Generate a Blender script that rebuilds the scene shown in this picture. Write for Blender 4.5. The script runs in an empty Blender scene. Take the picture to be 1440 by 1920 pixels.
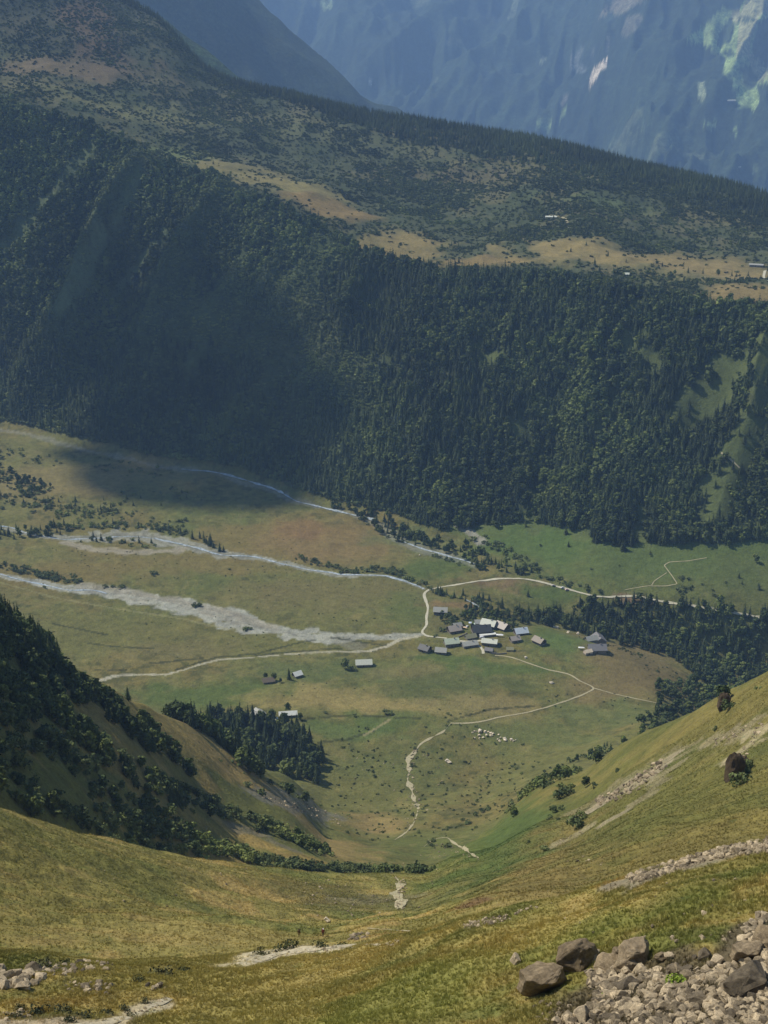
import bpy, bmesh, math, random
import numpy as np
R = math.radians
S = bpy.context.scene
COL = S.collection

# ------------------------------------------------------------------ camera, sky, sun, exposure
CAM_Z = 560.0
PITCH = 20.0
FPX = 2400.0
cd = bpy.data.cameras.new('camera'); cam = bpy.data.objects.new('camera', cd); COL.objects.link(cam)
cd.sensor_fit = 'VERTICAL'; cd.sensor_height = 36.0; cd.lens = 36.0*FPX/1920.0
cd.clip_start = 0.5; cd.clip_end = 40000.0
cam.location = (0, 0, CAM_Z); cam.rotation_euler = (R(90-PITCH), 0, 0)
S.camera = cam

SUN_EL, SUN_AZ = 50.0, -64.0          # azimuth from +Y, negative = left of the view
sv = (math.sin(R(SUN_AZ))*math.cos(R(SUN_EL)), math.cos(R(SUN_AZ))*math.cos(R(SUN_EL)), math.sin(R(SUN_EL)))
w = bpy.data.worlds.new("World"); S.world = w; w.use_nodes = True
nt = w.node_tree; bg = nt.nodes['Background']
sky = nt.nodes.new('ShaderNodeTexSky'); sky.sky_type = 'NISHITA'; sky.sun_disc = False
sky.sun_elevation = R(SUN_EL); sky.sun_rotation = R(SUN_AZ); sky.altitude = 2000
nt.links.new(sky.outputs[0], bg.inputs[0]); bg.inputs[1].default_value = 0.085
sd = bpy.data.lights.new('sun', 'SUN'); sd.energy = 4.0; sd.angle = R(0.53); sd.color = (1.0, 0.93, 0.82)
so = bpy.data.objects.new('sun', sd); COL.objects.link(so); so.location = (-2000, 800, 3000)
from mathutils import Vector, Matrix
so.rotation_euler = Vector(sv).to_track_quat('Z', 'Y').to_euler()
S.view_settings.view_transform = 'Standard'; S.view_settings.look = 'None'
S.view_settings.exposure = 0.45; S.view_settings.gamma = 1.0
S.cycles.max_bounces = 4; S.cycles.diffuse_bounces = 2; S.cycles.volume_bounces = 2
S.cycles.transparent_max_bounces = 8

# ------------------------------------------------------------------ numeric helpers
def srgb(r, g, b, k=1.0):
    c = []
    for v in (r, g, b):
        v = v/255.0
        c.append((v/12.92 if v <= .04045 else ((v+.055)/1.055)**2.4)*k)
    return np.array(c)

def _hash(ix, iy, seed):
    h = (ix.astype(np.int64)*374761393 + iy.astype(np.int64)*668265263 + seed*1442695041) & 0xffffffff
    h = ((h ^ (h >> 13))*1274126177) & 0xffffffff
    h = ((h ^ (h >> 16))*2246822519) & 0xffffffff
    return ((h ^ (h >> 15)) & 0xffffff)/16777215.0

def vnoise(x, y, seed=0):
    x = np.asarray(x, float); y = np.asarray(y, float)
    ix = np.floor(x); iy = np.floor(y); fx = x-ix; fy = y-iy
    fx = fx*fx*(3-2*fx); fy = fy*fy*(3-2*fy)
    a = _hash(ix, iy, seed); b = _hash(ix+1, iy, seed); c = _hash(ix, iy+1, seed); d = _hash(ix+1, iy+1, seed)
    return (a*(1-fx)+b*fx)*(1-fy) + (c*(1-fx)+d*fx)*fy

def fbm(x, y, scale, octv=4, seed=0, gain=.5):
    """-1..1 fractal noise, feature size 'scale' metres"""
    t = 0; a = 1; n = 0
    for o in range(octv):
        k = 2.03**o/scale
        t = t + a*(vnoise(x*k+17.3*o, y*k-9.1*o, seed+o*31)*2-1); n += a; a *= gain
    return t/n*1.6

def smooth(x, a, b):
    t = np.clip((x-a)/(b-a), 0, 1); return t*t*(3-2*t)

CP, SP = math.cos(R(PITCH)), math.sin(R(PITCH))
def pix_dir(px, py):
    dx = (px-720)/FPX; dy = (960-py)/FPX
    x = dx; y = CP + SP*dy; z = -SP + CP*dy
    h = np.hypot(x, y)
    return np.arctan2(x, y), z/h               # azimuth, rise per metre of horizontal distance

def project(x, y, z):
    dz = z-CAM_Z
    f = y*CP - dz*SP; u = y*SP + dz*CP
    return 720+FPX*x/f, 960-FPX*u/f, f

def pchip_slopes(xs, ys):
    """xs, ys: (K, N) monotone cubic slopes along axis 0"""
    h = np.diff(xs, axis=0); d = np.diff(ys, axis=0)/h
    m = np.zeros_like(ys)
    w1 = 2*h[1:]+h[:-1]; w2 = h[1:]+2*h[:-1]
    same = (d[:-1]*d[1:]) > 0
    with np.errstate(all='ignore'):
        hm = (w1+w2)/(w1/d[:-1]+w2/d[1:])
    m[1:-1] = np.where(same, hm, 0); m[0] = d[0]; m[-1] = d[-1]
    return m

def hermite(xs, ys, ms, x):
    """single column evaluation"""
    i = np.clip(np.searchsorted(xs, x)-1, 0, len(xs)-2)
    h = xs[i+1]-xs[i]; t = np.clip((x-xs[i])/h, 0, 1)
    return (ys[i]*(1+2*t)*(1-t)**2 + h*ms[i]*t*(1-t)**2 + ys[i+1]*t*t*(3-2*t) + h*ms[i+1]*t*t*(t-1))

def feature(points):
    """points: (px,py,D) or (px,py,None,z) or (px,py,D,z) -> az, D, z arrays"""
    out = []
    for p in points:
        az, g = pix_dir(p[0], p[1])
        if len(p) == 3: D = p[2]; z = CAM_Z+g*D
        elif p[2] is None: z = p[3]; D = (z-CAM_Z)/g
        else: D = p[2]; z = p[3]
        out.append((az, D, z))
    out.sort(); a = np.array(out)
    return a[:, 0], a[:, 1], a[:, 2]

def along(az, fa, fv):
    m = pchip_slopes(fa[:, None], fv[:, None])[:, 0]
    r = hermite(fa, fv, m, np.clip(az, fa[0], fa[-1]))
    return r

def loft(lines, az, D):
    """feature lines -> height grid (len(D), len(az)) and the distance of each line (K, N)"""
    DK = np.array([along(az, f[0], f[1]) for f in lines]); ZK = np.array([along(az, f[0], f[2]) for f in lines])
    for k in range(1, len(DK)): DK[k] = np.maximum(DK[k], DK[k-1]+4)
    if len(az) > 1000:
        ker = np.hanning(19); ker /= ker.sum()
        for k in range(len(DK)):
            DK[k] = np.convolve(np.pad(DK[k], 9, 'edge'), ker, 'valid'); ZK[k] = np.convolve(np.pad(ZK[k], 9, 'edge'), ker, 'valid')
    M = pchip_slopes(DK, ZK)
    Z = np.empty((len(D), len(az)))
    for j in range(len(az)): Z[:, j] = hermite(DK[:, j], ZK[:, j], M[:, j], D)
    return Z, DK

# ------------------------------------------------------------------ the near terrain: contour lines of the place, lofted
def row(pxs, pys, Ds): return [(p, q, d) for p, q, d in zip(pxs, pys, Ds)]
PXC = (-200, 0, 250, 450, 640, 760, 860, 1060, 1250, 1440, 1640)
L = []
L.append([(p, 1900, 2.0, 557.6) for p in (-200, 720, 1640)])
L.append([(-200, 1900, 24., 531.), (720, 1900, 24., 532.), (1640, 1900, 24., 533.)])
L.append(row((-200, 0, 400, 720, 1060, 1440, 1640), (1930,)*7, (84, 82, 76, 64, 54, 49, 49)))
L3 = row(PXC, (1770, 1785, 1800, 1790, 1778, 1752, 1727, 1690, 1630, 1582, 1540), (122, 120, 116, 118, 116, 106, 98, 92, 88, 86, 84))
L.append(L3)
dip = (8, 8, 7, 7, 6, 6, 8, 12, 18, 22, 24)
L.append([(p, q, d+16+e, CAM_Z+pix_dir(p, q)[1]*(d+16+e)-e*.55) for (p, q, d), e in zip(L3, dip)])
L.append(row(PXC, (1762, 1777, 1790, 1782, 1768, 1742, 1717, 1680, 1622, 1575, 1532), (158, 158, 156, 158, 166, 170, 166, 164, 174, 184, 190)))
L.append(row((-200, 0, 250, 450, 640, 760, 860, 1060, 1250, 1440, 1640), (1650, 1680, 1700, 1716, 1722, 1702, 1668, 1600, 1510, 1430, 1370), (200, 205, 222, 242, 268, 292, 292, 300, 306, 300, 290)))
L7 = row((-200, 0, 200, 400, 600, 720, 800, 860, 940, 1060, 1200, 1350, 1440, 1640), (1460, 1520, 1574, 1617, 1637, 1640, 1634, 1600, 1540, 1452, 1394, 1318, 1262, 1150),
         (290, 305, 335, 372, 405, 425, 445, 485, 600, 690, 590, 500, 455, 410))
L.append(L7)
dip = (22, 20, 18, 15, 9, 7, 6, 6, 4, 6, 22, 30, 34, 36)
L.append([(p, q, d+46, CAM_Z+pix_dir(p, q)[1]*(d+46)-e) for (p, q, d), e in zip(L7, dip)])
L.append([(-200, 1435, 345), (0, 1503, 358), (200, 1560, 405), (400, 1600, 485), (600, 1616, 545), (720, 1602, 625), (800, 1584, 690), (860, 1562, 725),
          (940, 1512, 800), (1060, 1440, 850), (1200, 1390, 880, 42.), (1350, 1300, 880, 20.), (1440, 1245, 880, 10.), (1640, 1140, 880, 0.)])
L.append([(-200, 1080, 430), (0, 1198, 490), (190, 1296, 575), (330, 1358, 655), (470, 1428, 735), (560, 1474, 785), (620, 1530, 780), (700, 1556, 762), (800, 1528, 790),
          (940, 1468, 880), (1060, 1420, 915), (1200, 1378, 935), (1350, 1320, 960, -2.), (1440, 1290, 1000, -18.), (1640, 1250, 1000, -30.)])
L.append([(-200, 1300, 880, 45.), (0, 1300, 880, 34.), (200, 1350, 880, 20.), (400, 1400, 880, 14.), (560, 1440, 880, 18.), (620, 1478, 868), (700, 1490, 860), (800, 1480, 870),
          (940, 1430, 925), (1060, 1388, 962), (1200, 1345, 1005), (1350, 1320, 1070, -22.), (1440, 1300, 1100, -40.), (1640, 1300, 1100, -50.)])
L.append([(-200, 1280, 1050, 24.), (0, 1280, 1050, 18.), (400, 1300, 1050, 8.), (560, 1310, 1050, 7.), (720, 1310, 1060, 5.), (900, 1290, 1070, 4.), (1060, 1280, 1080, 2.), (1200, 1270, 1100, -3.), (1350, 1280, 1130, -34.), (1440, 1300, 1160, -54.), (1640, 1300, 1160, -70.)])
L.append([(-200, 1160, 1200, 22.), (0, 1180, 1200, 14.), (400, 1180, 1190, 4.), (720, 1180, 1185, 1.), (900, 1190, 1175, 2.), (1060, 1205, 1168, 0.), (1140, 1215, 1160, -3.), (1250, 1240, 1165, -20.), (1350, 1260, 1180, -44.), (1440, 1290, 1190, -58.), (1640, 1350, 1200, -75.)])
L.append([(-200, 770, None, 42.), (0, 806, None, 34.), (180, 848, None, 24.), (300, 875, None, 18.), (430, 893, None, 12.), (560, 942, None, 6.), (640, 962, None, 3.), (720, 987, None, 0.), (800, 1022, None, -2.), (860, 1045, None, -3.),
          (940, 1120, None, -7.), (1000, 1155, None, -16.), (1100, 1180, None, -28.), (1200, 1205, None, -36.), (1300, 1225, None, -46.), (1440, 1265, None, -60.), (1640, 1330, None, -76.)])
L.append([(-200, 762, None, 45.), (0, 797, None, 37.), (180, 838, None, 27.), (300, 866, None, 21.), (430, 882, None, 15.), (560, 930, None, 9.), (640, 950, None, 6.), (720, 972, None, 3.), (860, 1015, None, 1.),
          (940, 1085, None, -3.), (1000, 1090, None, -3.), (1100, 1118, None, -8.), (1200, 1120, None, -8.), (1300, 1134, None, -9.), (1440, 1160, None, -14.), (1640, 1200, None, -22.)])
L15 = [(-200, 745, None, 56.), (0, 780, None, 46.), (180, 820, None, 36.), (300, 848, None, 30.), (430, 865, None, 24.), (560, 910, None, 18.), (640, 932, None, 14.), (720, 952, None, 10.), (860, 988, None, 9.),
       (1000, 975, None, 20.), (1150, 1015, None, 22.), (1300, 1015, None, 28.), (1440, 1010, None, 34.), (1640, 1010, None, 42.)]
L.append(L15)
L17 = row((-200, 0, 150, 290, 430, 560, 700, 860, 1060, 1250, 1440, 1640), (160, 190, 232, 290, 345, 405, 480, 512, 525, 560, 578, 600),
          (2500, 2405, 2330, 2220, 2095, 1985, 1885, 1825, 1775, 1705, 1675, 1650))
f15 = feature(L15); f17 = feature(L17)
mids = []
for p, q, d in L17:
    az = pix_dir(p, q)[0]
    D0, z0 = along(az, f15[0], f15[1]), along(az, f15[0], f15[2]); z1 = CAM_Z+pix_dir(p, q)[1]*d
    mids.append((az, D0*.52+d*.48, z0*.55+z1*.45))
mids = np.array(mids)
LN = [feature(l) for l in L] + [(mids[:, 0], mids[:, 1], mids[:, 2]), f17]
LN.append(feature([(-200, 95, 2760), (0, 120, 2640), (290, 232, 2430), (560, 318, 2310), (860, 398, 2200), (1060, 415, 2100), (1250, 470, 2010), (1440, 500, 1960), (1640, 530, 1920)]))
L19 = row((-200, 0, 230, 300, 400, 520, 640, 840, 1000, 1200, 1440, 1640), (-200, -110, -5, 36, 136, 176, 206, 238, 264, 313, 372, 430), (3300, 3200, 3050, 3000, 2900, 2850, 2800, 2720, 2650, 2580, 2500, 2450))
LN.append(feature(L19))
LN.append(feature([(p, q, d+450, CAM_Z+pix_dir(p, q)[1]*d-240) for p, q, d in L19]))
LN.append(feature([(p, q, 4300., -250.) for p, q, d in L19]))
LN.append(feature([(p, q, 6200., -450.) for p, q, d in L19]))
K_KNOLL, K_BEY, K_B, K_B2, K_C, K_CF, K_RIV, K_EDGE, K_FOR, K_MID, K_RIM, K_PL, K_RIDGE = 3, 5, 7, 9, 10, 11, 14, 15, 16, 17, 18, 19, 20

AZ = np.concatenate([np.linspace(-44, -22, 50)[:-1], np.linspace(-22, 22, 1200), np.linspace(22, 44, 50)[1:]])*math.pi/180
_d = [3.0]
while _d[-1] < 6200:
    D_ = _d[-1]
    k = .0045 if D_ < 60 else (.0034 if D_ < 1000 else (.0026 if D_ < 1500 else (.0034 if D_ < 2900 else .02)))
    if D_ < 40: k = .02
    _d.append(D_*(1+k))
DD = np.array(_d)
ZG, DKL = loft(LN, AZ, DD)
AA, DG = np.meshgrid(AZ, DD)
XG = DG*np.sin(AA); YG = DG*np.cos(AA)
dk = lambda k: DKL[k][None, :]
# relief on top of the loft
tw = np.clip((DG-dk(K_FOR))/(dk(K_RIM)-dk(K_FOR)), -1, 2)            # 0 foot of the wall .. 1 rim
inwall = np.clip(np.sin(np.clip(tw, 0, 1)*math.pi), 0, 1)**.8
azn = np.degrees(AA)/17.0                                             # -1..1 across the picture
leftw = smooth(-azn, -.35, .45)
u = azn*900 - tw*(380*leftw+150*(1-leftw)) + 40*fbm(XG, YG, 260, 3, 5)
def ridged(v, p, seed):
    n = vnoise(v/p, tw*1.3+seed, seed); return 1-np.abs(2*n-1)
rib = (ridged(u, 165, 3)-.6)*84 + (ridged(u+90, 62, 9)-.6)*26
ZG += inwall*rib*(.6+.75*leftw)
ZG += inwall*fbm(XG, YG, 60, 3, 12)*6
floorm = smooth(DG, dk(K_CF)-30, dk(K_CF)+60)*(1-smooth(DG, dk(K_FOR)-30, dk(K_FOR)))
plat = smooth(DG, dk(K_RIM), dk(K_RIM)+60)
hill = smooth(DG, dk(K_BEY), dk(K_BEY)+40)*(1-smooth(DG, dk(K_CF)-60, dk(K_CF)))
near = 1-smooth(DG, dk(K_KNOLL)-6, dk(K_KNOLL)+10)
ZG += floorm*(fbm(XG, YG, 90, 3, 21)*1.6+fbm(XG, YG, 22, 3, 22)*.8)
ZG += plat*(fbm(XG, YG, 170, 4, 31)*11+(1-np.abs(fbm(XG, YG, 60, 3, 32)))*4)*(1-.6*smooth(DG, dk(K_RIDGE)-160, dk(K_RIDGE)))
ZG += hill*(fbm(XG, YG, 55, 4, 41)*2.2)*smooth(np.abs(DG-dk(K_B)), 0, 40)
ZG += hill*smooth(DG, dk(K_B)+30, dk(K_B)+90)*(.25+.75*smooth(-azn, .05, .4))*(fbm(XG*.8+YG*.5, YG*.35-XG*.2, 40, 4, 43)*5)
ZG += hill*(1-smooth(DG, 480, 650))*(fbm(AA*2400*.045, np.log(DG)*330+AA*40, 5, 4, 53)*.75+fbm(XG, YG, 5, 3, 54)*.35)
ZG += near*(fbm(XG, YG, 9, 4, 51)*.75+fbm(XG, YG, 2.5, 3, 55)*.22)*smooth(DG, 10, 40)
ZG += (1-near)*(1-smooth(DG, 300, 420))*fbm(XG, YG, 14, 4, 52)*.7

def height(x, y):
    x = np.asarray(x, float); y = np.asarray(y, float)
    D = np.hypot(x, y); a = np.arctan2(x, y)
    fi = np.interp(a, AZ, np.arange(len(AZ))); fj = np.interp(D, DD, np.arange(len(DD)))
    i = np.minimum(fi.astype(int), len(AZ)-2); j = np.minimum(fj.astype(int), len(DD)-2); s = fi-i; t = fj-j
    return (ZG[j, i]*(1-s)+ZG[j, i+1]*s)*(1-t)+(ZG[j+1, i]*(1-s)+ZG[j+1, i+1]*s)*t
def lineD(k, x, y): return np.interp(np.arctan2(x, y), AZ, DKL[k])

def hit(px, py, dmin=0, dmax=6000):
    """first point of the ground seen through a pixel of the photograph"""
    az, g = pix_dir(float(px), float(py))
    m = (DD > dmin) & (DD < dmax); d = DD[m]
    fi = float(np.interp(az, AZ, np.arange(len(AZ)))); i = min(int(fi), len(AZ)-2); s = fi-i
    z = (ZG[:, i]*(1-s)+ZG[:, i+1]*s)[m]; los = CAM_Z+g*d
    k = np.nonzero(z >= los)[0]
    if len(k) == 0:
        k = [int(np.argmin(los-z))]
    k = k[0]
    if k > 0:
        a0 = los[k-1]-z[k-1]; a1 = los[k]-z[k]; t = a0/(a0-a1) if a0 != a1 else 0; t = min(max(t, 0), 1)
        D = d[k-1]+(d[k]-d[k-1])*t
    else: D = d[0]
    x = D*math.sin(az); y = D*math.cos(az)
    return Vector((x, y, float(height(x, y))))

def visible(x, y, z, n=90):
    """is a point above the ground in view, unhidden by terrain"""
    x = np.atleast_1d(x).astype(float); y = np.atleast_1d(y).astype(float); z = np.atleast_1d(z).astype(float)
    px, py, f = project(x, y, z)
    ok = (px > -6) & (px < 1446) & (py > -6) & (py < 1926)
    D = np.hypot(x, y)
    for t in np.linspace(.02, .985, n):
        ok &= (CAM_Z+(z-CAM_Z)*t) > height(x*t, y*t)
    return ok, px, py

def grid_mesh(name, X, Y, Z, mat, cols=None, label=None):
    n, m = X.shape
    me = bpy.data.meshes.new(name)
    co = np.stack([X, Y, Z], -1).reshape(-1, 3).astype(np.float32)
    idx = np.arange(n*m).reshape(n, m)
    q = np.stack([idx[:-1, :-1], idx[:-1, 1:], idx[1:, 1:], idx[1:, :-1]], -1).reshape(-1, 4).astype(np.int32)
    me.vertices.add(len(co)); me.vertices.foreach_set('co', co.ravel())
    me.loops.add(q.size); me.loops.foreach_set('vertex_index', q.ravel())
    me.polygons.add(len(q)); me.polygons.foreach_set('loop_start', np.arange(0, q.size, 4, dtype=np.int32))
    me.polygons.foreach_set('use_smooth', np.ones(len(q), bool))
    me.update(calc_edges=True)
    if cols is not None:
        at = me.color_attributes.new('Col', 'FLOAT_COLOR', 'POINT')
        c = np.concatenate([cols.reshape(-1, 3), np.ones((n*m, 1))], 1).astype(np.float32)
        at.data.foreach_set('color', c.ravel())
    o = bpy.data.objects.new(name, me); COL.objects.link(o)
    if mat: me.materials.append(mat)
    o['kind'] = 'structure'
    if label: o['label'] = label
    return o

# ------------------------------------------------------------------ materials
def new_mat(name):
    m = bpy.data.materials.new(name); m.use_nodes = True
    n = m.node_tree.nodes; b = n['Principled BSDF']; b.inputs['Roughness'].default_value = .95
    if 'Specular IOR Level' in b.inputs: b.inputs['Specular IOR Level'].default_value = .15
    return m, m.node_tree, b
def nd(t, kind, **kw):
    n = t.nodes.new(kind)
    for k, v in kw.items(): setattr(n, k, v)
    return n
def mixc(t, fac, a, b, mode='MULTIPLY'):
    m = nd(t, 'ShaderNodeMix', data_type='RGBA', blend_type=mode)
    for s, v in ((0, fac), (6, a), (7, b)):
        if hasattr(v, 'is_output') or hasattr(v, 'links'): t.links.new(v, m.inputs[s])
        else: m.inputs[s].default_value = v
    return m.outputs[2]
def ramp(t, src, stops):
    r = nd(t, 'ShaderNodeValToRGB'); t.links.new(src, r.inputs[0])
    e = r.color_ramp.elements
    while len(e) < len(stops): e.new(.5)
    for el, (p, c) in zip(e, stops):
        el.position = p; el.color = (c, c, c, 1) if isinstance(c, (int, float)) else (*c[:3], 1)
    return r.outputs[0]
def noise(t, scale, detail=4, rough=.6, vec=None, dist=0):
    n = nd(t, 'ShaderNodeTexNoise'); n.inputs['Scale'].default_value = scale; n.inputs['Detail'].default_value = detail
    n.inputs['Roughness'].default_value = rough; n.inputs['Distortion'].default_value = dist
    if vec: t.links.new(vec, n.inputs['Vector'])
    return n.outputs[0]
def coords(t, kind='Object'): return nd(t, 'ShaderNodeTexCoord').outputs[kind]
def bump(t, b, src, dist, strength=1.0, prev=None):
    n = nd(t, 'ShaderNodeBump'); n.inputs['Distance'].default_value = dist; n.inputs['Strength'].default_value = strength
    t.links.new(src, n.inputs['Height'])
    if prev: t.links.new(prev, n.inputs['Normal'])
    t.links.new(n.outputs[0], b.inputs['Normal']); return n.outputs[0]

def ground_mat():
    m, t, b = new_mat('ground')
    a = nd(t, 'ShaderNodeAttribute', attribute_name='Col').outputs['Color']
    P = nd(t, 'ShaderNodeNewGeometry').outputs['Position']
    n1 = noise(t, .9, 6, .75, P); n2 = noise(t, .13, 5, .7, P); n3 = noise(t, 6.0, 3, .7, P); n4 = noise(t, .35, 3, .6, P)
    c = mixc(t, 1, a, ramp(t, n1, [(.28, .55), (.5, 1.0), (.75, 1.35)]))
    c = mixc(t, 1, c, ramp(t, n2, [(.3, .74), (.5, 1.0), (.7, 1.22)]))
    c = mixc(t, 1, c, ramp(t, n3, [(.25, .7), (.5, 1.0), (.8, 1.3)]))
    c = mixc(t, 1, c, ramp(t, n4, [(.30, (.62, .74, .66)), (.40, (1., 1., 1.)), (.62, (1., 1., 1.)), (.72, (1.12, 1.04, .9))]))
    t.links.new(c, b.inputs['Base Color'])
    p = bump(t, b, n4, 1.6, .7); p = bump(t, b, n1, .45, .8, p); bump(t, b, n3, .08, .9, p)
    return m

KA, DESAT = 1.0, .10
def C(r, g, b, k=1.0):
    c = srgb(r, g, b, KA*k); l = float(c @ np.array([.3, .59, .11])); return (c+(l-c)*DESAT)*np.array([1.0, 1.0, .92])

# ------------------------------------------------------------------ ground colour (albedo of each kind of turf, scrub floor, gravel)
def px_line(pts, step=14, dmin=0, dmax=6000):
    out = []
    for (a, b), (c, d) in zip([p[:2] for p in pts[:-1]], [p[:2] for p in pts[1:]]):
        n = max(1, int(math.hypot(c-a, d-b)/step))
        for i in range(n): out.append(hit(a+(c-a)*i/n, b+(d-b)*i/n, dmin, dmax))
    out.append(hit(pts[-1][0], pts[-1][1], dmin, dmax))
    return out

def seg_dist(X, Y, pts):
    """distance to a polyline and index+fraction along it"""
    best = np.full(X.shape, 1e9); par = np.zeros(X.shape)
    for i in range(len(pts)-1):
        ax, ay = pts[i][0], pts[i][1]; bx, by = pts[i+1][0]-ax, pts[i+1][1]-ay
        l = bx*bx+by*by+1e-9
        s = np.clip(((X-ax)*bx+(Y-ay)*by)/l, 0, 1)
        d = np.hypot(X-ax-s*bx, Y-ay-s*by)
        m = d < best
        best[m] = d[m]; par[m] = i+(s[m] if s.shape else s)
    return best, par

INV = np.asfortranarray
xf, yf = XG.ravel(), YG.ravel()
col = np.zeros((XG.size, 3))
def blend(mask, c):
    global col
    m = mask.ravel()[:, None] if mask.ndim == 2 else mask[:, None]
    col = col*(1-m)+np.asarray(c)*m
def bbox(pts, r):
    xs = [p[0] for p in pts]; ys = [p[1] for p in pts]
    return np.nonzero((xf > min(xs)-r) & (xf < max(xs)+r) & (yf > min(ys)-r) & (yf < max(ys)+r))[0]
def stroke(pts, hw, c, s=1.0, soft=.35, nz=.5, nscale=12, seed=0, dmin=0, dmax=6000, step=14):
    """paint a band of half width hw metres (number or list along the pixel polyline)"""
    global col
    W = px_line(pts, step, dmin, dmax)
    if hasattr(hw, '__len__'):
        segs = [max(1, int(math.hypot(b[0]-a[0], b[1]-a[1])/step)) for a, b in zip(pts[:-1], pts[1:])]
        k = np.concatenate([[0], np.cumsum(segs)]); hmax = max(hw)
    else: hmax = hw
    i = bbox(W, hmax*2+5)
    if len(i) == 0: return
    d, par = seg_dist(xf[i], yf[i], W)
    h = np.interp(par, k, hw) if hasattr(hw, '__len__') else hw
    q = d/h + nz*fbm(xf[i], yf[i], nscale, 4, seed+77)
    m = (1-smooth(q, 1-soft, 1+soft))[:, None]*s
    col[i] = col[i]*(1-m)+np.asarray(c)*m
def dab(px, py, rx, ry, c, s=.8, nz=.6, seed=0, soft=.5, nscale=None):
    global col
    o = hit(px, py); q = hit(px, py-ry*.5); f = project(o.x, o.y, o.z)[2]
    a = math.atan2(o.x, o.y); rm = rx*f/FPX
    dm = max(abs(math.hypot(q.x, q.y)-math.hypot(o.x, o.y))*2, rm*.3); dm = min(dm, rm*8)
    i = bbox([(o.x, o.y)], max(rm, dm)*2)
    dx, dy = xf[i]-o.x, yf[i]-o.y
    e = np.hypot((dx*math.cos(a)-dy*math.sin(a))/rm, (dx*math.sin(a)+dy*math.cos(a))/dm)
    e = e + nz*fbm(xf[i], yf[i], nscale or min(rm, dm)*.8+2, 4, seed+int(px)+int(py))
    m = (1-smooth(e, 1-soft, 1+soft))[:, None]*s
    col[i] = col[i]*(1-m)+np.asarray(c)*m

GOLD, OLIVE, GREEN, ORANGE, STRAW = C(168, 147, 80), C(134, 124, 60), C(104, 110, 48), C(158, 128, 72), C(172, 154, 94)
FLOOR, FBROWN, FGREEN, FSTRAW = C(107, 106, 54), C(122, 107, 58), C(80, 98, 42), C(144, 129, 74)
ROCK, GRAVEL, PATH = C(165, 150, 125), C(158, 158, 146), C(176, 166, 138)
Dk = lambda k: DKL[k][None, :]
n60 = fbm(XG, YG, 60, 5, 101); n15 = fbm(XG, YG, 15, 4, 102); n200 = fbm(XG, YG, 220, 4, 103)
# valley floor first
blend(np.ones(XG.shape), FLOOR)
blend(smooth(n60+n15*.4, 0, .6)*.6, FBROWN); blend(smooth(n200, .1, .6)*.4, FGREEN)
n6 = fbm(XG, YG, 9, 3, 106)
blend(smooth(n6+n60*.5, .45, .8)*.6, C(62, 70, 36)); blend(smooth(n15, .2, .7)*.35, C(88, 88, 44)); blend(smooth(-n15+n6*.3, .3, .8)*.3, C(132, 122, 72)); blend(smooth(-n6-n15*.5, .6, .9)*.3, FSTRAW)
# slope of the pass: streaks that follow the contour of the combe
stre = fbm(AA*2400*.10+DG*.05, np.log(DG)*260, 9, 5, 104)
str2 = fbm(AA*2400*.05, np.log(DG)*150+AA*60, 14, 4, 105)
hz = 1-smooth(DG, Dk(K_B)+20, Dk(K_B)+60)
blend(hz, OLIVE)
blend(hz*smooth(stre+n15*.4, -.1, .5)*.85, GOLD); blend(hz*smooth(str2, .05, .5)*.7, GREEN); blend(hz*smooth(stre-str2, .5, 1.0)*.4, ORANGE)
rz = hz*smooth(azn, .2, .5)*smooth(DG, Dk(K_BEY)-10, Dk(K_BEY)+20)
blend(rz*.75, C(98, 98, 44)); blend(rz*smooth(n60+stre*.4, .0, .5)*.5, C(128, 114, 56)); blend(rz*smooth(str2-n60*.5, .2, .7)*.4, C(88, 94, 44))
# left hill
lz = smooth(DG, Dk(K_B)+20, Dk(K_B)+60)*(1-smooth(DG, Dk(K_C)+10, Dk(K_CF)))*smooth(-azn, .02, .25)
blend(lz, C(104, 104, 48)); blend(lz*smooth(n60+n15*.5, -.1, .35)*.8, C(150, 126, 66))
# foot of the wall, wall, plateau
wz = smooth(DG, Dk(K_EDGE), Dk(K_FOR)); 
blend(wz*smooth(azn, .05, .2)*(1-smooth(tw, .0, .05)), C(84, 99, 46))
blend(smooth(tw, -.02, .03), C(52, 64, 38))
lw = smooth(tw, .1, .3)*(1-smooth(tw, .98, 1.02))
blend(lw*smooth(rib, 4, 22)*.75*leftw, C(82, 94, 56)); blend(lw*smooth(n60, .3, .7)*.4, C(96, 96, 62))
blend(plat, C(78, 84, 54)); blend(plat*smooth(n60+n200*.6, .1, .6)*.55, C(106, 100, 66)); blend(plat*smooth(-n60+n15*.4, 0, .5)*.6, C(62, 74, 46))
blend(plat*smooth(-azn, .45, .8)*smooth(DG, Dk(K_PL)+60, Dk(K_PL)+160)*.7, C(62, 66, 52))
beyond = smooth(DG, Dk(K_RIDGE)+20, Dk(K_RIDGE)+120)
blend(beyond, C(50, 64, 40))

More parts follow.
